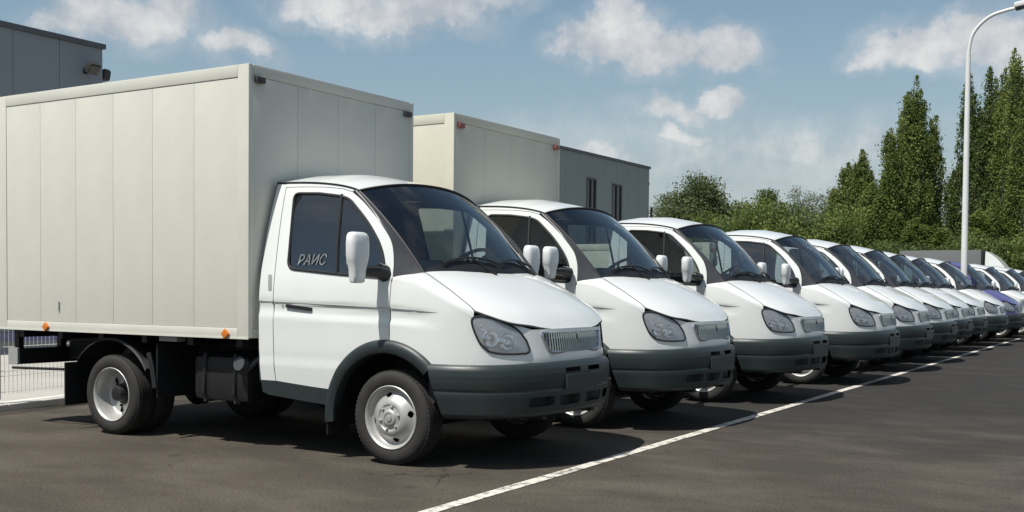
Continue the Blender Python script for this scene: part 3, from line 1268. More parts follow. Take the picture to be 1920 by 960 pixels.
    for sgn in (1, -1):
        h = empty('headlight', (0, 0, 0), 0, root)
        mp = (lambda o: (lambda a, b: S(sgn * a, b, o)))

        def bulge(o, k):
            def f(a, b):
                d = min(math.hypot(a - q[0], b - q[1]) for q in out)
                return S(sgn * a, b, o + k * min(1, d / .07))
            return f
        fl = sgn > 0
        sheet(out, [], bulge(-.010, -.030), .03, fl).build('reflector', 'lamp_bucket', h, 40)
        sheet(out, [], bulge(.004, .010), .03, fl).build('lens', 'lens_glass', h, 60)
        MB().tube([S(sgn * a, b, .004) for a, b in out], .0075, 6, True).build('lamp_seal', 'seal', h, 40)
        for k, (la, zb, rr) in enumerate(((lx(.745), .905, .056), (lx(.820), .885, .058))):
            c = Vector(S(sgn * la, zb, -.016))
            nn = (Vector(S(sgn * la, zb, .1)) - c)
            nn = nn.normalized() * .75 + Vector((.25, 0, 0))
            nn.normalize()
            q = nn.to_track_quat('Y', 'Z').to_matrix().to_4x4()
            bl = MB().lathe([(rr * 1.04, .012), (rr * 1.04, .022), (rr, .024), (rr * .93, .014), (rr * .72, -.004), (rr * .4, -.014), (.014, -.018), (.014, .010), (.0, .014)], 20)
            bl.v = [tuple(c + (q @ Vector(p))) for p in bl.v]
            bl.build('bulb_reflector', 'reflector', h, 45)
        tr = MB()
        c = Vector(S(sgn * lx(.70), 1.0, -.010))
        q = (Vector(S(sgn * lx(.70), 1.0, .1)) - c).normalized().to_track_quat('Y', 'Z').to_matrix().to_4x4()
        tr.lathe([(.03, .01), (.024, .0), (.008, -.012), (.0, -.012)], 14)
        tr.v = [tuple(c + (q @ Vector(p))) for p in tr.v]
        tr.build('side_lamp', 'chrome', h, 45)
    # ---- windscreen, header, cowl
    ys = np.linspace(-1, 1, 33)
    ss = np.linspace(0.0, 1.0, 15)
    wsm = MB().grid([[ws_point(y, s) for y in ys] for s in ss])
    wso = part(wsm, 'windscreen', 'windscreen_glass', root, 70)
    ed = [ws_point(y, 1.0, .004) for y in ys] + [ws_point(1, s, .004) for s in ss[::-1][1:]] + [ws_point(y, 0, .004) for y in ys[::-1][1:]] + [ws_point(-1, s, .004) for s in ss[1:-1]]
    MB().tube(ed, .009, 6, True).build('windscreen_seal', 'seal', wso, 40)
    rows = []
    for i in range(13):
        t = i / 12
        a = PILLAR[min(len(PILLAR) - 1, int(round(t * (len(PILLAR) - 1))))]
        A = Vector(Sx(a[0] + .006, a[1], .001))
        s = 1 - t
        B = Vector(ws_point(-1, max(0.0, s), .006))
        rows.append([A.lerp(B, k / 4) + Vector((0, -.014, .004)) * math.sin(math.pi * k / 4) for k in range(5)])
    rows.append([Vector(Sx(.016, 1.322, .001)).lerp(Vector((.20, -.79, 1.345)), k / 4) for k in range(5)])
    pt = MB().grid(rows)
    part(pt, 'pillar_trim', 'pillar_black', root, 50, True)
    ro = MB().grid([[roof_point(u, v) for v in np.linspace(-1, 1, 31)] for u in np.linspace(0, 1, 25)])
    # turned-down rear edge
    ro.grid([[(roof_point(0, v)[0] - dx, roof_point(0, v)[1], roof_point(0, v)[2] - dz) for v in np.linspace(-1, 1, 31)] for dx, dz in ((.012, .10), (.012, .03), (.006, .008), (0, 0))])
    part(ro, 'roof', P, root, 40)
    rows = []
    for y in np.linspace(-1, 1, 25):
        b = Vector(ws_point(y, .012 + .09 * (1 - abs(y) ** 8), .006))
        xr = float(np.interp(abs(y) * .785, [0, .3, .55, .785], [.30, .29, .26, .215]))
        c = Vector((xr, y * .80, Hz(xr, y * .785) - .014))
        rows.append([b, Vector(ws_point(y, .010 + .04 * (1 - abs(y) ** 8), .007)), Vector(ws_point(y, .012, .010)), c])
    cw = MB().grid(rows)
    part(cw, 'cowl', 'plastic_black', root, 50)
    for k, (ya, yb, piv) in enumerate(((-.60, .02, -.10), (.05, .66, .56))):
        wp = MB()
        bl = [ws_point(y / .785, .06 + .085 * math.sin(math.pi * (y - ya) / (yb - ya)) ** .8 * .6 + .02, .024) for y in np.linspace(ya, yb, 12)]
        wp.tube(bl, .009, 5)
        mid = bl[6]
        pv = ws_point(piv / .785, -.03, .02)
        wp.tube([pv, (mid[0] + .02, (mid[1] + pv[1]) / 2, (mid[2] + pv[2]) / 2 + .015), mid], .008, 5)
        wp.tube([pv, (pv[0] + .0, pv[1], pv[2] + .03)], .018, 8)
        part(wp, 'wiper', 'plastic_black', root, 40)
    # ---- back wall and cab floor
    bw = [(-Sx(-1.24, z)[1], z) for z in np.linspace(.53, 2.03, 16)]
    poly = [(y, z) for y, z in bw] + [(-y, z) for y, z in reversed(bw)]
    wall = sheet(poly, [], lambda a, b: (-1.240, a, b), .3)
    part(wall, 'back_wall', P, root)
    wall2 = sheet([(y * .97, z) for y, z in poly], [], lambda a, b: (-1.20, a, b), .3)
    part(wall2, 'back_lining', 'interior_dark', root)
    hdl = MB().grid([[(roof_point(u, v)[0], roof_point(u, v)[1] * .97, roof_point(u, v)[2] - .035) for v in np.linspace(-1, 1, 11)] for u in np.linspace(0, .97, 8)])
    part(hdl, 'headlining', 'interior_dark', root, 60)
    MB().box(-1.235, -.52, -.90, .90, .50, .54).box(-.52, .30, -.46, .46, .50, .54).box(.28, .33, -.86, .86, .45, 1.22).build('cab_floor', 'interior_dark', root)
    # ---- interior
    dp = [(.30, 1.20), (.22, 1.385), (.14, 1.425), (.04, 1.440), (-.05, 1.430), (-.10, 1.39), (-.12, 1.28), (-.06, 1.05), (.0, .80), (.28, .80)]
    d = MB()
    ysd = [-.82, -.5, -.1, .12, .2, .6, .68, .82]
    hum = [-.02, .01, .01, .01, .03, .03, 0, -.02]
    rows = []
    for y, hh in zip(ysd, hum):
        rows.append([(x - (.15 * (abs(y) / .8) ** 2.2 if x > .1 else .06 * (abs(y) / .8) ** 2.2 if x > 0 else 0), y, z + (hh if 1.35 < z else 0)) for x, z in dp])
    d.grid(rows)
    part(d, 'dashboard', 'dash_grey', root, 40)
    st = MB()
    c = Vector((-.27, .40, 1.43))
    M = Matrix.Translation(c) @ Matrix.Rotation(R(-38), 4, 'Y')
    st.tube([M @ Vector((.205 * math.cos(a), .205 * math.sin(a), 0)) for a in np.linspace(0, 2 * math.pi, 33)[:-1]], .015, 8, True)
    for a in (R(180), R(45), R(-45)):
        st.tube([M @ Vector((0, 0, -.03)), M @ Vector((.2 * math.cos(a), .2 * math.sin(a), 0))], .013, 6)
    st.tube([M @ Vector((0, 0, 0)), M @ Vector((0, 0, -.06))], .055, 12)
    st.tube([M @ Vector((0, 0, -.05)), M @ Vector((.1, 0, -.4))], .03, 8)
    part(st, 'steering_wheel', 'plastic_black', root, 40)
    for y0, y1 in ((.14, .66), (-.78, .04)):
        se = empty('seat', (0, 0, 0), 0, root)
        MB().box(-1.0, -.50, y0, y1, .72, .88, .05).build('cushion', 'seat_fabric', se, 40)
        MB().box(-.07, .07, y0 + .02, y1 - .02, 0, .66, .05, Matrix.Translation((-1.02, 0, .86)) @ Matrix.Rotation(R(-11), 4, 'Y')).build('backrest', 'seat_fabric', se, 40)
        nh = 1 if y0 > 0 else 2
        for k in range(nh):
            yc = y0 + (y1 - y0) * (k + .5) / nh
            MB().box(-.04, .04, yc - .13, yc + .13, 0, .17, .035, Matrix.Translation((-1.14, 0, 1.55)) @ Matrix.Rotation(R(-9), 4, 'Y')).build('headrest', 'seat_fabric', se, 40)
        MB().box(-.95, -.55, y0 + .06, y1 - .06, .54, .72).build('base', 'interior_dark', se)
    # ---- bumper
    prof = [(.352, -.03), (.360, .012), (.385, .030), (.430, .036), (.500, .044), (.532, .044), (.540, .040), (.548, .040), (.558, .046), (.600, .050), (.650, .050), (.690, .045), (.712, .033), (.726, .018), (.730, -.02)]
    pfz = [p[0] for p in prof]
    pfo = [p[1] for p in prof]

    def bend(z):
        return float(np.interp(z, [.35, .54, .73], [.445, .385, .340]))

    def bump_map(a, z):
        # a in -1..1 across the whole bumper
        L = lx(bend(z))
        o = float(np.interp(z, pfz, pfo))
        lift = .012 * (1 - smoothstep(.1, .75, abs(a)))
        x, y, zz = S(a * L, z, o)
        return (x + .004 * (1 - abs(a)), y, zz + lift)

    holes = [rnd_poly([(.045, .650), (.20, .650), (.20, .682), (.045, .682)], .008, 3), rnd_poly([(-.20, .650), (-.045, .650), (-.045, .682), (-.20, .682)], .008, 3),
             rnd_poly([(.30, .430), (.50, .430), (.48, .495), (.30, .495)], .02, 3), rnd_poly([(-.30, .430), (-.30, .495), (-.48, .495), (-.50, .430)], .02, 3),
             rnd_poly([(.04, .42), (.25, .42), (.25, .49), (.04, .49)], .015, 3), rnd_poly([(-.25, .42), (-.04, .42), (-.04, .49), (-.25, .49)], .015, 3)]
    # dense in height so that the moulded steps show
    S_Z = 2.6
    zmap = lambda w: .352 + (w / S_Z)
    ho = [[(a, (z - .352) * S_Z) for a, z in h] for h in holes]
    bo_ = sheet([(-1, 0), (1, 0), (1, .378 * S_Z), (-1, .378 * S_Z)], ho, lambda a, w: bump_map(a, zmap(w)), .026, True).thick(.01)
    bmp = part(bo_, 'bumper', 'plastic_grey', root, 40)
    bk = MB().grid([[S(a * lx(.5), z, .0 - .015) for a in np.linspace(-1, 1, 41)] for z in (.38, .70)])
    bk.build('bumper_beam', 'frame_black', bmp, 60)
    pl = MB()
    px = bump_map(0, .58)[0]
    pl.box(px - .012, px + .005, -.262, .262, .545, .645, .004)
    pl.build('plate_holder', 'plastic_grey', bmp)
    for sgn in (1, -1):
        MB().box(.55, .92, sgn * .36 - .03, sgn * .36 + .03, .33, .40, .006).build('tow_bracket', 'frame_black', root)
    MB().box(.34, .70, -.60, .60, .42, .70).box(-.4, .5, -.42, .42, .30, .52).build('engine_bay', 'frame_black', root)
    # ---- wheel arch flares, liners, mud flaps, sills
    fl = []
    for i in range(41):
        th = 44 + (186 - 44) * i / 40
        row = []
        for r_, o in ((.556, .000), (.552, .010), (.540, .026), (.515, .033), (.485, .032), (.465, .024), (.458, .008), (.456, -.05)):
            rr = r_ if th < 150 else r_ + (.02 * (th - 150) / 36)
            x = ARC_C[0] + rr * math.cos(R(th))
            z = ARC_C[1] + rr * math.sin(R(th))
            row.append(Sx(x, z, o))
        fl.append(row)
    flm = MB().grid(fl)
    part(flm, 'wheel_arch_flare', 'plastic_grey', root, 40, True)
    ln = MB().grid([[(ARC_C[0] + .47 * math.cos(R(a)), y, ARC_C[1] + .50 * math.sin(R(a))) for y in (-.93, -.7, -.44)] for a in np.linspace(8, 190, 20)])
    ln.add([(-.55, -.44, .3), (.5, -.44, .3), (.5, -.44, .9), (-.55, -.44, .9)], [(0, 1, 2, 3)])
    part(ln, 'wheel_arch_liner', 'frame_black', root, 60, True)
    mf = MB().box(-.585, -.570, -.93, -.70, .17, .46, .004)
    part(mf, 'mud_flap', 'plastic_black', root, 40, True)
    si = side_sheet([(-1.225, .540), (-1.07, .540), (-.56, .502), (-.535, .44), (-.55, .385), (-1.15, .43), (-1.215, .45)], [], .04, .004).thick(.02)
    part(si, 'sill', 'plastic_grey', root, 30, True)
    # ---- mirrors
    for sgn in (-1, 1):
        mi = empty('mirror', (0, 0, 0), 0, root)
        sec = [(1.272, .040, .030), (1.282, .058, .040), (1.32, .064, .046), (1.37, .068, .050), (1.42, .084, .055), (1.46, .094, .058), (1.54, .096, .057), (1.59, .092, .052), (1.613, .078, .042), (1.620, .055, .028)]
        rows = []
        for z, hy, hx in sec:
            ring = []
            for k in range(20):
                a = 2 * math.pi * k / 20
                cx_ = abs(math.cos(a)) ** .55 * (1 if math.cos(a) >= 0 else -1)
                sy = abs(math.sin(a)) ** .55 * (1 if math.sin(a) >= 0 else -1)
                xx = cx_ * hx
                ring.append((-.115 + (xx if xx > 0 else xx * .55), sgn * (1.165 + sy * hy), z))
            ring.append(ring[0])
            rows.append(ring)
        shl = MB().grid(rows)
        shl.f.append(tuple(range(20)))
        shl.f.append(tuple((len(rows) - 1) * 21 + k for k in range(19, -1, -1)))
        shl.build('shell', 'mirror_shell', mi, 50)
        MB().box(-.149, -.1455, sgn * 1.165 - .07, sgn * 1.165 + .07, 1.40, 1.59, .001).build('glass', 'mirror_glass', mi)
        ar = MB().tube([(-.06, sgn * .905, 1.335), (-.080, sgn * .990, 1.352), (-.105, sgn * 1.12, 1.350)], [.060, .046, .034], 8)
        ar.tube([(-.04, sgn * .90, 1.37), (-.08, sgn * .97, 1.40)], [.025, .02], 6)
        ar.tube([(-.04, sgn * .905, 1.305), (-.08, sgn * .965, 1.32)], [.03, .02], 6)
        ar.build('arm', 'handle_black', mi, 50)


# headlamp outline in (l, z): outer tip, bottom, inner tip and top edge
_top = crv([(lx(.652), 1.050), (lx(.705), 1.056), (lx(.754), 1.044), (lx(.800), 1.024), (lx(.840), .997), (lx(.875), .958), (lx(.899), .888)], 4)
_inn = crv([(lx(.899), .888), (lx(.906), .822), (lx(.894), .803)], 3)
_bot = crv([(lx(.894), .803), (lx(.835), .800), (lx(.778), .806), (lx(.734), .820)], 4)
_out = crv([(lx(.734), .820), (lx(.693), .868), (lx(.664), .930), (lx(.645), .990), (lx(.640), 1.028), (lx(.652), 1.050)], 4)
HEADLIGHT = {'loop': _top[:-1] + _inn[:-1] + _bot[:-1] + _out[:-1],
             'outer': list(reversed(_out)), 'bottom': list(reversed(_bot)),
             'inner': list(reversed(_inn)) + list(reversed(_top))[1:13]}


def make_chassis(root):
    fr = MB()
    for s in (-1, 1):
        fr.box(-4.15, .55, s * .40 - .035, s * .40 + .035, .56, .72, .004)
    for x in (-4.1, -3.5, -2.5, -1.9, -1.35):
        fr.box(x - .04, x + .04, -.37, .37, .58, .70)
    fr.build('chassis_frame', 'frame_black', root)
    ax = MB().tube([(-2.9, -.80, .335), (-2.9, .80, .335)], .055, 12).lathe([(0, -.12), (.10, -.11), (.16, -.04), (.16, .04), (.10, .11), (0, .12)], 20, 'y', (-2.9, 0, .335))
    ax.tube([(-2.85, 0, .36), (-1.2, 0, .50)], .045, 10)
    ax.build('rear_axle', 'frame_black', root, 40)
    fa = MB().tube([(0, -.80, .335), (0, -.55, .27), (0, .55, .27), (0, .80, .335)], .045, 10)
    fa.build('front_axle', 'frame_black', root, 40)
    sp = MB()
    for s in (-1, 1):
        sp.tube([(-3.55, s * .50, .62), (-3.2, s * .50, .47), (-2.9, s * .50, .43), (-2.6, s * .50, .47), (-2.2, s * .50, .62)], .03, 6)
        sp.tube([(-.6, s * .45, .52), (0, s * .45, .36), (.6, s * .45, .50)], .028, 6)
    sp.build('leaf_spring', 'frame_black', root, 40)
    tk = MB().box(-2.02, -1.42, -.88, -.50, .34, .70, .06)
    t = tk.build('fuel_tank', 'frame_black', root, 40)
    st = MB()
    for x in (-1.88, -1.55):
        st.box(x - .015, x + .015, -.888, -.50, .33, .72, .004)
        st.tube([(x, -.885, .62), (x, -.90, .40), (x + .02, -.86, .33)], .012, 6)
    st.build('tank_strap', 'plastic_black', t)
    MB().tube([(-1.44, -.90, .64), (-1.44, -.955, .655)], .055, 16).tube([(-1.44, -.90, .58), (-1.36, -.80, .70)], .022, 8).build('filler_cap', 'window_frame', t, 40)
    MB().tube([(-.9, .25, .42), (-1.6, .30, .40), (-2.3, .30, .42)], .035, 8).tube([(-1.5, .30, .40), (-2.05, .30, .40)], .09, 14).build('exhaust', 'frame_black', root, 40)
    # rear mudguards
    for s in (-1, 1):
        pr = []
        for a in np.linspace(28, 152, 16):
            pr.append([(-2.9 + .50 * math.cos(R(a)), s * y, .36 + .45 * math.sin(R(a))) for y in (.985, .975, .75, .53)])
        g = MB().grid(pr)
        g.v = [(x, y, z - (.02 if abs(y) > .98 else 0)) for x, y, z in g.v]
        g.build('rear_mudguard', 'plastic_black', root, 50)
        MB().box(-3.49, -3.475, s * .76 - .22, s * .76 + .22, .21, .58, .004).build('rear_mud_flap', 'plastic_black', root)
        MB().tube([(-2.42, s * .98, .70), (-2.38, s * .985, .60), (-2.34, s * .985, .42)], .02, 6).build('mudguard_stay', 'plastic_black', root, 40)
        MB().box(-2.345, -2.33, s * .75 - .22, s * .75 + .22, .34, .78, .004).build('splash_panel', 'plastic_black', root)
        w = make_wheel(root, s * .835, s, 'front', True)
        w = make_wheel(root, s * .870, s, 'rear', False)
        w = make_wheel(root, s * .655, s, 'rear', False)
    # tail: underrun beam, hangers, lamp
    MB().box(-4.30, -4.18, -.93, .93, .53, .67, .01).build('underrun_beam', 'frame_black', root, 40)
    for s in (-1, 1):
        MB().box(-4.27, -4.21, s * .89 - .025, s * .89 + .025, .67, .85).box(-4.27, -4.21, s * .45 - .03, s * .45 + .03, .67, .85).build('beam_hanger', 'frame_black', root)
        MB().box(-4.305, -4.17, s * .945 - .012, s * .945 + .012, .53, .68, .004).build('beam_end_plate', 'bed_board', root)
        MB().box(-4.36, -4.30, s * .72 - .15, s * .72 + .15, .56, .66, .012).build('tail_lamp', 'red_lens', root, 40)
    MB().tube([(-4.25, -.95, .50), (-3.6, -.90, .51)], .012, 6).build('brake_pipe', 'plastic_black', root)


def cargo_box(root, m, lampm, xf=-1.270, xr=-4.335, hw=1.025, zb=.852, zt=2.907):
    cb = empty('cargo_box', (0, 0, 0), 0, root)
    t = .05
    fr = MB()
    ps = .115                                  # corner post width along x
    for s in (-1, 1):
        o = s * hw
        i = s * (hw - t)
        a, b = min(o, i), max(o, i)
        fr.box(xf - ps, xf, a, b, zb, zt, .010)
        fr.box(xr, xr + ps, a, b, zb, zt, .010)
        fr.box(xr + ps - .001, xf - ps + .001, a, b, zt - .095, zt, .008)
        fr.box(xr + ps - .001, xf - ps + .001, a, b, zb, zb + .075, .008)
    fr.box(xf - t, xf, -hw + t, hw - t, zt - .085, zt, .008)
    fr.box(xf - t, xf, -hw + t, hw - t, zb, zb + .075, .008)
    fr.box(xr, xr + t, -hw + t, hw - t, zt - .095, zt, .008)
    fr.box(xr, xr + t, -hw + t, hw - t, zb, zb + .10, .008)
    fr.build('frame', m, cb, 30)
    # sandwich panels, each a board of its own with a fine joint
    x0, x1 = xr + ps, xf - ps
    n = 6
    w = (x1 - x0) / n
    pan = MB().box(.001, w - .001, -.014, .0, zb + .077, zt - .097, .003).me('panel', m, 30)
    for s in (-1, 1):
        for i in range(n):
            o = obj('panel', pan, cb, (x0 + i * w, s * (hw - .007) if s < 0 else hw - .007 + .014 - .0, 0))
            if s < 0:
                o.location.y = -(hw - .020)
            else:
                o.location.y = hw - .006
    y0, y1 = -hw + t, hw - t
    n = 4
    w = (y1 - y0) / n
    pan2 = MB().box(-.014, 0, .001, w - .001, zb + .077, zt - .087, .003).me('panel', m, 30)
    for i in range(n):
        obj('panel', pan2, cb, (xf - .006, y0 + i * w, 0))
    jt = MB().box(x0, x1, -hw + .022, -hw + .024, zb + .05, zt - .05).box(x0, x1, hw - .024, hw - .022, zb + .05, zt - .05)
    jt.box(xf - .024, xf - .022, y0, y1, zb + .05, zt - .05)
    jt.build('core', 'box_joint', cb)
    MB().box(xr + .01, xf - .01, -hw + .03, hw - .03, zt - .03, zt - .006).build('box_roof', m, cb)
    MB().box(xr + .01, xf - .01, -hw + .03, hw - .03, zb + .01, zb + .045).build('box_floor', 'frame_black', cb)
    for s in (-1, 1):
        MB().box(xr + .012, xr + .03, min(s * .004, s * (hw - t - .01)), max(s * .004, s * (hw - t - .01)), zb + .105, zt - .10, .004).build('rear_door', m, cb)
    sub = MB()
    for s in (-1, 1):
        sub.box(xr + .1, xf - .05, s * .40 - .03, s * .40 + .03, .722, zb)
    for x in np.linspace(xr + .25, xf - .15, 6):
        sub.box(x - .03, x + .03, -.97, .97, .78, zb - .001)
    sub.build('subframe', 'frame_black', cb)
    # drip rail under the side
    for s in (-1, 1):
        dr = MB().box(xr, xf, s * hw - .004 if s > 0 else -hw - .004, s * hw + .004 if s > 0 else -hw + .004, zb - .006, zb + .008)
        dr.build('lower_edge', m, cb)
    for s in (-1, 1):
        for x in (-3.66, -1.50):
            M = Matrix.Translation((x, s * (hw + .012), zb + .03)) @ Matrix.Rotation(R(45), 4, 'Y')
            MB().box(-.028, .028, -.011, .011, -.028, .028, .006, M).build('side_marker', 'orange_lens', cb, 40)
        MB().box(xf, xf + .03, s * .92 - .045, s * .92 + .045, zt - .135, zt - .09, .006).build('top_marker', lampm, cb, 40)
    for s in (-1, 1):
        MB().box(-2.3, -2.1, s * .93 - .05, s * .93 + .05, .80, .845, .006).build('mounting_bracket', 'bed_board', cb)
    MB().box(-3.505, -3.49, -hw - .004, -hw + .004, 1.02, 1.10).build('seal_tag', 'bed_board', cb)
    return cb


def flat_bed(root, m='bed_board'):
    fb = empty('flat_bed', (0, 0, 0), 0, root)
    for i in range(10):
        y = -1.0 + i * .2
        MB().box(-4.35, -1.33, y + .003, y + .197, .86, .90, .004).build('floor_plank', 'bed_board', fb)
    sub = MB()
    for s in (-1, 1):
        sub.box(-4.3, -1.4, s * .40 - .03, s * .40 + .03, .722, .859)
    sub.build('subframe', 'frame_black', fb)
    for s in (-1, 1):
        MB().box(-4.35, -1.33, s * 1.015 - .015, s * 1.015 + .015, .86, 1.06, .006).build('side_board', m, fb, 30)
    MB().box(-4.385, -4.355, -1.03, 1.03, .86, 1.06, .006).build('tail_board', m, fb, 30)
    MB().box(-1.325, -1.295, -1.03, 1.03, .86, 1.12, .006).build('head_board', m, fb, 30)
    return fb


LABELS = [
    ('box_truck', 'white box truck nearest the camera, full side and rear wheel showing, tall off-white cargo box', 'box truck'),
    ('box_truck', 'second white box truck, its cream cargo box rising behind the nearest truck cab', 'box truck'),
    ('flatbed_truck', 'third white truck cab in the row, no tall box, in front of the windowed building', 'truck'),
    ('low_box_truck', 'fourth white truck cab in the row, pale panel behind it seen through the third cab', 'truck'),
    ('flatbed_truck', 'fifth white truck cab in the row counting from the nearest', 'truck'),
    ('flatbed_truck', 'sixth white truck cab in the row counting from the nearest', 'truck'),
    ('flatbed_truck', 'seventh white truck cab in the row counting from the nearest', 'truck'),
    ('flatbed_truck', 'eighth white truck cab in the row, two before the lamp post', 'truck'),
    ('flatbed_truck', 'white truck cab just in front of the lamp post and the blue truck', 'truck'),
    ('flatbed_truck', 'blue truck cab behind the lamp post, the only blue one in the row', 'truck'),
    ('flatbed_truck', 'white truck cab directly beyond the blue truck', 'truck'),
    ('flatbed_truck', 'white truck cab two places beyond the blue truck', 'truck'),
    ('flatbed_truck', 'farthest white truck cab in the row, cut by the right edge of the photo', 'truck'),
]
DY = [0, 2.63, 5.56, 8.63, 11.63, 14.25, 16.77, 19.32, 22.09, 24.96, 28.02, 31.02, 34.0]
DX = [0, .04, .11, .24, .11, .03, -.11, -.22, -.16, -.16, 0, .15, .15]

proto = empty('box_truck')
make_cab(proto, 'white_paint')
make_chassis(proto)
index_children()
trucks = [proto]
for i in range(1, 13):
    t = dup(proto)
    t.name = LABELS[i][0]
    trucks.append(t)
for i, t in enumerate(trucks):
    t.location = (DX[i], DY[i], 0)
    tag(t, LABELS[i][1], LABELS[i][2], 'delivery trucks parked in a row')
cargo_box(trucks[0], 'box_grey', 'lamp_dark')
cargo_box(trucks[1], 'box_cream', 'red_lens')
cargo_box(trucks[3], 'box_cream', 'red_lens', zt=1.93)
for i in (2, 4, 5, 6, 7, 8, 9, 10, 11, 12):
    flat_bed(trucks[i])


def recolour(root):
    for o in [c for c in bpy.data.objects if c.parent == root]:
        for q in [o] + [c for c in bpy.data.objects if c.parent == o]:
            if q.type == 'MESH' and q.data.materials and q.data.materials[0] == MATS['white_paint']:
                q.material_slots[0].link = 'OBJECT'
                q.material_slots[0].material = MATS['blue_paint']


recolour(trucks[9])
# every truck was left standing a little differently: steering turned, wheels rolled to other angles
rr = random.Random(11)
for t in trucks[1:]:
    t.rotation_euler = (0, 0, R(rr.uniform(-.7, .7)))
    st_a = R(rr.uniform(-9, 9))
    for c in [q for q in bpy.data.objects if q.parent == t and q.name.startswith('wheel') and q.type == 'EMPTY']:
        c.rotation_mode = 'ZYX'
        c.rotation_euler.y = R(rr.uniform(0, 360))
        if abs(c.location.x) < .1:
            c.rotation_euler.z += st_a
    for c in [q for q in bpy.data.objects if q.parent == t and q.name.startswith('mirror') and q.type == 'EMPTY']:
        p = Vector((-.06, -.93, 1.35))
        if c == [q for q in bpy.data.objects if q.parent == t and q.name.startswith('mirror') and q.type == 'EMPTY'][1]:
            p.y = .93
        a = R(rr.uniform(-7, 7))
        # a shorter pattern of mirror than on the nearest truck, swung out
        q = Vector((0, 0, 1.612))
        c.matrix_local = Matrix.Translation(p + Vector((0, .05 if p.y > 0 else -.05, 0))) @ Matrix.Rotation(a, 4, 'Z') @ Matrix.Translation(-p) @ Matrix.Translation(q) @ Matrix.Diagonal((1, 1, .80, 1)) @ Matrix.Translation(-q)


# lettering on the nearest truck's side window
def window_sticker():
    cu = bpy.data.curves.new('sticker', 'FONT')
    cu.body = 'РАИС'
    cu.size = .115
    cu.shear = .25
    cu.extrude = .0006
    o = bpy.data.objects.new('tmp_text', cu)
    COL.objects.link(o)
    bpy.context.view_layer.update()
    dg = bpy.context.evaluated_depsgraph_get()
    me = bpy.data.meshes.new_from_object(o.evaluated_get(dg))
    bpy.data.objects.remove(o)
    xs = [v.co.x for v in me.vertices]
    w = max(xs) - min(xs) if xs else 1
    k = .275 / w
    for v in me.vertices:
        x, z = -.895 + v.co.x * k, 1.405 + v.co.y * .95
        p = Sx(x, z, .002 + v.co.z)
        v.co = p
    me.materials.clear()
    me.materials.append(MATS['sticker_white'])
    door = [c for c in bpy.data.objects if c.parent == trucks[0] and c.name.startswith('door')][0]
    s = obj('window_lettering', me, door)
    s['label'] = 'small white letters low in the side window'
    return s


window_sticker()

# ------------------------------------------------------------------ far grey box truck at the end of the lot
g = empty('grey_box_truck', (-6.4, 55.0, 0))
tag(g, 'dark grey box truck with a white roof deflector standing beyond the row before the poplars', 'box truck')
MB().box(-2.55, 1.55, 0, 2.3, 1.05, 3.55, .02).build('cargo_box', 'tarp_grey', g, 30)
MB().box(1.552, 1.63, .02, 2.28, 1.05, 3.50, .01).build('front_bulkhead', 'frame_black', g)
dfp = crv([(1.72, 2.30), (1.72, 3.40), (1.85, 3.42), (2.15, 3.22), (2.5, 2.86), (2.85, 2.42), (2.95, 2.25)], 4)
df = MB()
n = len(dfp)
for ysd in ((.18, 2.12),):
    df.v = [(x, ysd[0] + .10 * smoothstep(2.4, 3.4, z), z) for x, z in dfp] + [(x, ysd[1] - .10 * smoothstep(2.4, 3.4, z), z) for x, z in dfp]
    df.f = [(i, i + 1, n + i + 1, n + i) for i in range(n - 1)] + [tuple(range(n - 1, -1, -1)), tuple(range(n, 2 * n))]
df.build('roof_deflector', 'white_paint', g, 40)
cbp = [(1.75, .75), (1.75, 2.28), (2.75, 2.28), (2.95, 2.15), (3.30, 1.40), (3.42, 1.20), (3.45, .65), (3.1, .55)]
cb_ = MB()
n = len(cbp)
cb_.v = [(x, .08, z) for x, z in cbp] + [(x, 2.22, z) for x, z in cbp]
cb_.f = [(i, (i + 1) % n, n + (i + 1) % n, n + i) for i in range(n)] + [tuple(range(n - 1, -1, -1)), tuple(range(n, 2 * n))]
cb_.build('cab', 'white_paint', g, 20)
wn_ = MB().add([(2.0, .07, 1.35), (3.05, .07, 1.35), (2.82, .07, 2.05), (2.0, .07, 2.1)], [(0, 1, 2, 3)]).thick(.005)
wn_.build('side_window', 'window_dark', g)
MB().add([(2.985, .2, 2.1), (3.295, .2, 1.42), (3.295, 2.1, 1.42), (2.985, 2.1, 2.1)], [(0, 1, 2, 3)]).build('windscreen', 'window_dark', g)
MB().box(-2.5, 3.2, .7, .8, .6, .8).box(-2.5, 3.2, 1.5, 1.6, .6, .8).box(-2.4, 1.5, .3, 2.0, .8, 1.05).build('chassis_frame', 'frame_black', g)
for x in (-1.4, 2.6):
    for s, y in ((-1, .25), (1, 2.05)):
        w = empty('wheel', (x, y, .42), 0 if s < 0 else math.pi, g)
        w.scale = (1.25, 1.25, 1.25)
        for nme, me in zip(('tyre', 'rim', 'hub', 'brake_drum'), WHEEL_MESH['front']):
            obj(nme, me, w)

# ------------------------------------------------------------------ lamp post
lp = empty('lamp_post', (-.365, 23.5, 0))
tag(lp, 'tall pale street lamp post with a curved arm rising between the parked trucks', 'lamp post')
MB().tube([(0, 0, 0), (0, 0, .5), (0, 0, 3.0), (-.01, 0, 7.41)], [.11, .085, .078, .06], 16).build('pole', 'lamp_white', lp, 40)
MB().tube(crv([(-.01, 0, 7.40), (.06, 0, 7.81), (.235, 0, 8.09), (.51, 0, 8.30), (.845, 0, 8.393), (1.10, 0, 8.43)], 6), .045, 12).build('arm', 'lamp_white', lp, 40)
M = Matrix.Translation((1.42, 0, 8.47)) @ Matrix.Rotation(R(-8), 4, 'Y')
MB().box(-.36, .36, -.15, .15, .0, .13, .04, M).build('lamp_head', 'lamp_white', lp, 40)
MB().box(-.30, .32, -.12, .12, -.04, .002, .02, M).build('lamp_glass', 'floodlight_glass', lp, 40)
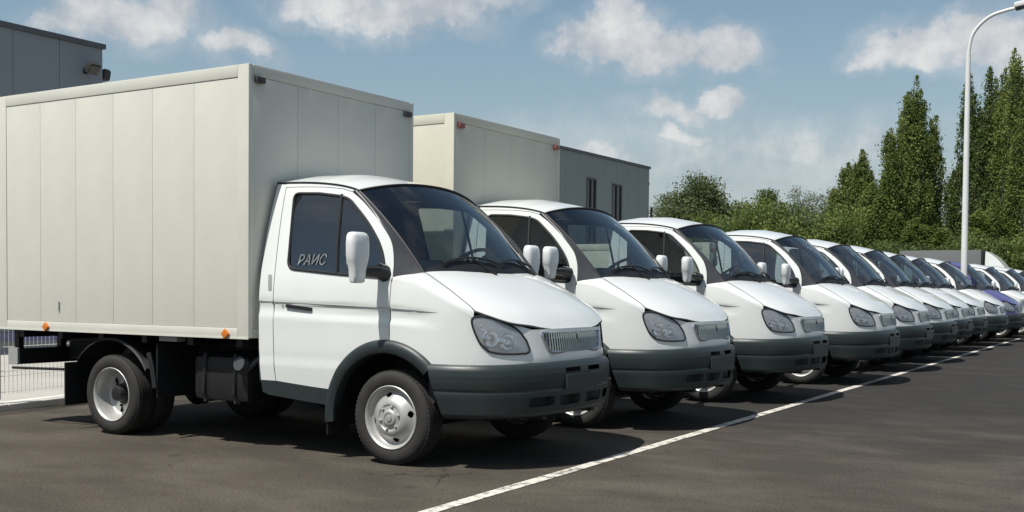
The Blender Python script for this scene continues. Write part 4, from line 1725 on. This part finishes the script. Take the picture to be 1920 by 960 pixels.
MB().box(-.34, -.22, -.10, .10, -.05, .02, .01, M).build('gear_box', 'lamp_dark', lp)
MB().lathe([(.15, 0), (.15, .03), (.10, .05)], 16, 'z').build('base_flange', 'lamp_dark', lp)

# ------------------------------------------------------------------ trees


def leaf_quads(C, size, rng, droop=0.0):
    n = len(C)
    a = rng.normal(size=(n, 3))
    a /= np.linalg.norm(a, axis=1)[:, None]
    b = rng.normal(size=(n, 3))
    b -= (b * a).sum(1)[:, None] * a
    b /= np.linalg.norm(b, axis=1)[:, None]
    s = (size * rng.uniform(.55, 1.3, n))[:, None]
    w = .62
    V = np.stack([C - a * s * .5, C + b * s * w * .5 - a * s * .05, C + a * s * .5, C - b * s * w * .5 - a * s * .05], 1).reshape(-1, 3)
    return V


def leaf_mesh(name, C, size, rng, m):
    V = leaf_quads(C, size, rng)
    n = len(C)
    me = bpy.data.meshes.new(name)
    me.vertices.add(4 * n)
    me.vertices.foreach_set('co', V.astype(np.float32).ravel())
    me.loops.add(4 * n)
    me.loops.foreach_set('vertex_index', np.arange(4 * n, dtype=np.int32))
    me.polygons.add(n)
    me.polygons.foreach_set('loop_start', np.arange(0, 4 * n, 4, dtype=np.int32))
    me.polygons.foreach_set('loop_total', np.full(n, 4, dtype=np.int32))
    me.update(calc_edges=True)
    me.materials.append(MATS[m])
    return me


def poplar_stem(h, w, seed, tips, dens):
    """upright poplar: many steep shoots round a leader, several ragged tips"""
    rg = np.random.default_rng(seed)
    env = lambda t: np.interp(t, [0, .06, .2, .35, .5, .65, .8, .92, 1], [.55, .95, 1.0, 1.0, 1.0, .94, .78, .46, .12])
    C = []
    wood = MB()
    lead = [(rg.normal(0, .012) * i, rg.normal(0, .012) * i, h * .93 * i / 8) for i in range(9)]
    lead[0] = (0, 0, 0)
    wood.tube(lead, [h * .018 * (1 - .11 * i) for i in range(9)], 8)
    n = int(150 * dens)
    for k in range(n):
        t0 = rg.uniform(.02, .80)
        L = h * rg.uniform(.13, .27) * (1.2 - .45 * t0)
        az = rg.uniform(0, 2 * math.pi)
        tm = min(.98, t0 + L / h * .75)
        ro = w * .5 * env(tm) * math.sqrt(rg.uniform(.05, 1.0)) * rg.uniform(.85, 1.1)
        z0 = t0 * h
        z1 = min(h * .96, z0 + L)
        p0 = np.array([ro * .25 * math.cos(az), ro * .25 * math.sin(az), z0])
        p1 = np.array([ro * .98 * math.cos(az), ro * .98 * math.sin(az), z0 + (z1 - z0) * .38])
        p2 = np.array([ro * 1.08 * math.cos(az + .1), ro * 1.08 * math.sin(az + .1), z1])
        wood.tube([tuple(p0), tuple(p1), tuple(p2)], [.045, .03, .01], 4)
        m = int(rg.uniform(210, 350) * (1.15 - .4 * t0))
        s = np.sqrt(rg.uniform(0.0, 1, m))
        P = (1 - s)[:, None] ** 2 * p0 + 2 * (s * (1 - s))[:, None] * p1 + (s ** 2)[:, None] * p2
        sg = np.interp(s, [0, .5, .8, 1], [.28, .30, .19, .04])
        C.append(P + np.clip(rg.normal(size=(m, 3)), -2.1, 2.1) * sg[:, None] * np.array([1, 1, 1.6]))
    # ragged spires at the top
    for k in range(tips):
        az = 2 * math.pi * (k * .382) + rg.uniform(-.4, .4)
        ro = w * rg.uniform(.10, .36)
        zt = h * (1.0 - (.012 if k == 0 else .02 + .40 * (ro / w) + rg.uniform(0, .06)))
        if k == 0:
            ro *= .2
        m = 420
        s = rg.uniform(0, 1, m) ** .8
        z = zt - (1 - s) * h * .26
        rad = np.interp(s, [0, .5, .85, 1], [.30, .22, .14, .04])
        bend = rg.normal(0, .12, 2)
        P = np.stack([ro * math.cos(az) + bend[0] * s + rg.normal(size=m) * rad, ro * math.sin(az) + bend[1] * s + rg.normal(size=m) * rad, z], 1)
        C.append(P)
        wood.tube([(0, 0, zt - h * .3), (ro * math.cos(az), ro * math.sin(az), zt - h * .15), (ro * math.cos(az), ro * math.sin(az), zt)], [.05, .03, .01], 4)
    return np.concatenate(C), wood


def poplar_mesh(stems, seed, leaf='leaf_poplar', size=.17):
    """a poplar of several upright leaders: (dx, dy, height, width, tips, density) each"""
    rg = np.random.default_rng(seed)
    CC = []
    wd = MB()
    for n_, (dx, dy, h, w, tips, dens) in enumerate(stems):
        C, wood = poplar_stem(h, w, seed + 7 * n_, tips, dens)
        # leaders part from one foot and lean outwards
        lean = np.clip(C[:, 2] / (h * .35), 0, 1)
        C[:, 0] += dx * lean
        C[:, 1] += dy * lean
        CC.append(C)
        wv = []
        for x, y, z in wood.v:
            q = min(1, max(0, z / (h * .35)))
            wv.append((x + dx * q, y + dy * q, z))
        wood.v = wv
        wd.add(wood.v, wood.f)
    C = np.concatenate(CC)
    C[:, 2] = np.maximum(C[:, 2], .25)
    return leaf_mesh('crown', C, size, rg, leaf), wd.me('trunk', 'bark', 50)


def round_mesh(h, w, seed, clumps=42, per=240, leaf='leaf_round', size=.26, sparse=1.0, bark='bark', sig=.55):
    rg = np.random.default_rng(seed)
    wood = MB()
    zc = h * .58
    wood.tube([(0, 0, 0), (rg.normal(0, .1), rg.normal(0, .1), h * .25), (rg.normal(0, .15), rg.normal(0, .15), h * .6)], [h * .025, h * .019, h * .008], 8)
    C = []
    for k in range(clumps):
        d = rg.normal(size=3)
        d /= np.linalg.norm(d)
        r = rg.uniform(.35, 1.0) ** .5 * rg.uniform(.75, 1.05)
        p = np.array([d[0] * w * .5 * r, d[1] * w * .5 * r, zc + d[2] * h * .40 * r])
        q = np.array([p[0] * .35, p[1] * .35, max(h * .22, p[2] - h * .18)])
        wood.tube([(0, 0, max(h * .2, q[2] - h * .12)), tuple(q), tuple(p)], [h * .008, h * .005, .012], 4)
        for _ in range(3):
            e = p + rg.normal(size=3) * sig
            wood.tube([tuple(p), tuple(e)], [.015, .006], 3)
        m = int(per * rg.uniform(.6, 1.2) * sparse)
        s = sig * rg.uniform(.7, 1.25)
        C.append(p + np.clip(rg.normal(size=(m, 3)), -2, 2) * np.array([s, s, s * .75]))
    C = np.concatenate(C)
    C[:, 2] = np.maximum(C[:, 2], .2)
    return leaf_mesh('crown', C, size, rg, leaf), wood.me('trunk', bark, 50)


def tree(name, label, meshes, loc, rz=0.0, sc=(1, 1, 1), group=None):
    t = empty(name, loc, rz)
    t.scale = sc
    tag(t, label, 'tree', group)
    obj('crown', meshes[0], t)
    obj('trunk', meshes[1], t)
    return t


def sc3(w, h):
    return (w, w, h)


PG = 'poplars at the end of the lot'
pA = poplar_mesh([(.15, .1, 16.9, 1.7, 2, .42), (1.15, .3, 16.0, 1.4, 2, .36), (-.95, -.3, 15.6, 1.5, 2, .38), (-1.9, .2, 13.0, 1.6, 2, .34), (1.95, -.4, 14.2, 1.3, 2, .34), (-.3, -.9, 13.4, 1.8, 2, .34), (.8, -.8, 12.6, 1.8, 2, .3), (-2.5, -.3, 10.4, 1.3, 2, .26)], 3)
pB = poplar_mesh([(-.65, 0, 16.8, 1.7, 3, .34), (.65, .1, 17.2, 1.8, 3, .36), (0, -.5, 14.0, 2.0, 3, .34), (-1.5, .2, 10.5, 1.3, 2, .22)], 8, 'leaf_dark')
pC = poplar_mesh([(0, 0, 17.9, 1.6, 2, .42), (1.2, .2, 16.8, 1.6, 2, .4), (-1.2, -.3, 14.0, 1.6, 2, .36), (.5, -.8, 14.8, 1.8, 2, .36), (2.1, .3, 15.4, 1.5, 2, .34), (-2.0, .2, 12.0, 1.5, 2, .28)], 21)
pD = poplar_mesh([(.3, 0, 11.8, 1.5, 2, .38), (-.7, .2, 10.9, 1.4, 2, .34), (1.1, -.2, 10.2, 1.4, 2, .32), (-1.4, -.2, 9.0, 1.2, 2, .26)], 33)
tree('poplar_tree', 'tall broad green poplar with several pointed tips left of the lamp post', pA, (-12.7, 75, 0), 1.1, group=PG)
tree('poplar_tree', 'tall narrow dark poplar standing right behind the lamp post', pB, (-8.35, 76, 0), 0.3, group=PG)
tree('poplar_tree', 'tallest poplar, its tip near the right edge of the photo', pC, (-5.9, 74, 0), 2.0, group=PG)
tree('poplar_tree', 'shorter poplar between the pale bare trees and the broad poplar', pD, (-16.5, 75, 0), 0.0, group=PG)
tree('poplar_tree', 'low bushy poplar filling the gap left of the broad poplar', pD, (-14.6, 73, 0), 2.4, sc3(1.15, .78), group=PG)
tree('poplar_tree', 'tall poplar cut by the right edge of the photo', pA, (-2.6, 77, 0), 4.0, sc3(1, .98), group=PG)
tree('poplar_tree', 'low poplar in front of the tall ones at the right edge', pD, (-6.9, 71, 0), 1.0, sc3(1.2, .62), group=PG)
tree('poplar_tree', 'low bushy poplar at the foot of the broad poplar', pD, (-11.2, 72, 0), 3.3, sc3(1.3, .55), group=PG)
rA = round_mesh(10.6, 6.6, 5, 80, 420, size=.19, sig=.5)
tree('round_tree', 'broad round-topped tree with pale green leaves just right of the windowed building', rA, (-28.6, 75, 0))
rB = round_mesh(9.2, 4.2, 6, 46, 420, 'leaf_dark', .18, sig=.45)
DG = 'dark trees behind the middle of the row'
tree('dark_tree', 'narrow dark tree with its own small crown above the hedge line', rB, (-23.3, 76, 0), 0.0, sc3(.78, 1.07), DG)
tree('dark_tree', 'small dark tree beside the round-topped tree', rB, (-25.7, 77, 0), 2.0, sc3(.85, .96), DG)
pal = round_mesh(9.8, 4.0, 9, 60, 150, 'leaf_pale', .15, 1.0, 'bark_pale', .45)
PL_ = 'pale sparse trees'
tree('pale_tree', 'pale sparse tree left of the shorter poplar', pal, (-18.9, 78, 0), 0.4, sc3(.9, 1.05), PL_)
tree('pale_tree', 'pale sparse tree right of the narrow dark tree', pal, (-21.4, 79, 0), 2.4, sc3(.9, 1.03), PL_)
tree('pale_tree', 'pale sparse tree beside the corner of the windowed building', pal, (-32.3, 77, 0), 4.4, sc3(1.0, .97), PL_)
tree('pale_tree', 'pale sparse tree in the gap behind the grey box truck and the lamp post', pal, (-10.3, 79, 0), 5.4, sc3(.8, .88), PL_)
bA = round_mesh(5.6, 5.0, 15, 44, 420, 'leaf_poplar', .18)
bB = round_mesh(5.2, 5.4, 16, 44, 420, 'leaf_dark', .18)
SG = 'shrubs along the end of the lot'
_sh = [(-26.6, 71, 1.05, 1.2, 0, 'below the round-topped tree'), (-24.2, 70, 1.1, 1.25, 1, 'below the narrow dark tree'), (-21.6, 70, 1.15, 1.3, 0, 'below the pale sparse trees'),
       (-19.2, 71, 1.1, 1.42, 1, 'left of the shorter poplar, under the pale tree'), (-16.8, 70, 1.05, 1.2, 0, 'at the foot of the shorter poplar'), (-14.0, 70, 1.0, .9, 1, 'behind the grey box truck, left end'),
       (-11.6, 70, 1.0, .85, 1, 'behind the middle of the grey box truck'), (-9.0, 69.5, .9, .8, 1, 'behind the lamp post and the grey truck'), (-6.4, 69, 1.0, .95, 1, 'behind the white roof deflector'), (-3.4, 69, 1.0, 1.05, 0, 'at the right edge of the photo'),
       (-30.2, 72, 1.0, 1.05, 1, 'beside the windowed building corner'), (-.5, 70, 1.0, 1.1, 1, 'just beyond the right edge')]
for i, (x, y, w, h, k, wh) in enumerate(_sh):
    if i == 11:
        continue
    tree('shrub', 'dense %s green shrub %s' % ('dark' if k else 'mid', wh), (bB if k else bA), (x, y, 0), i * 1.3, sc3(w, h), SG)
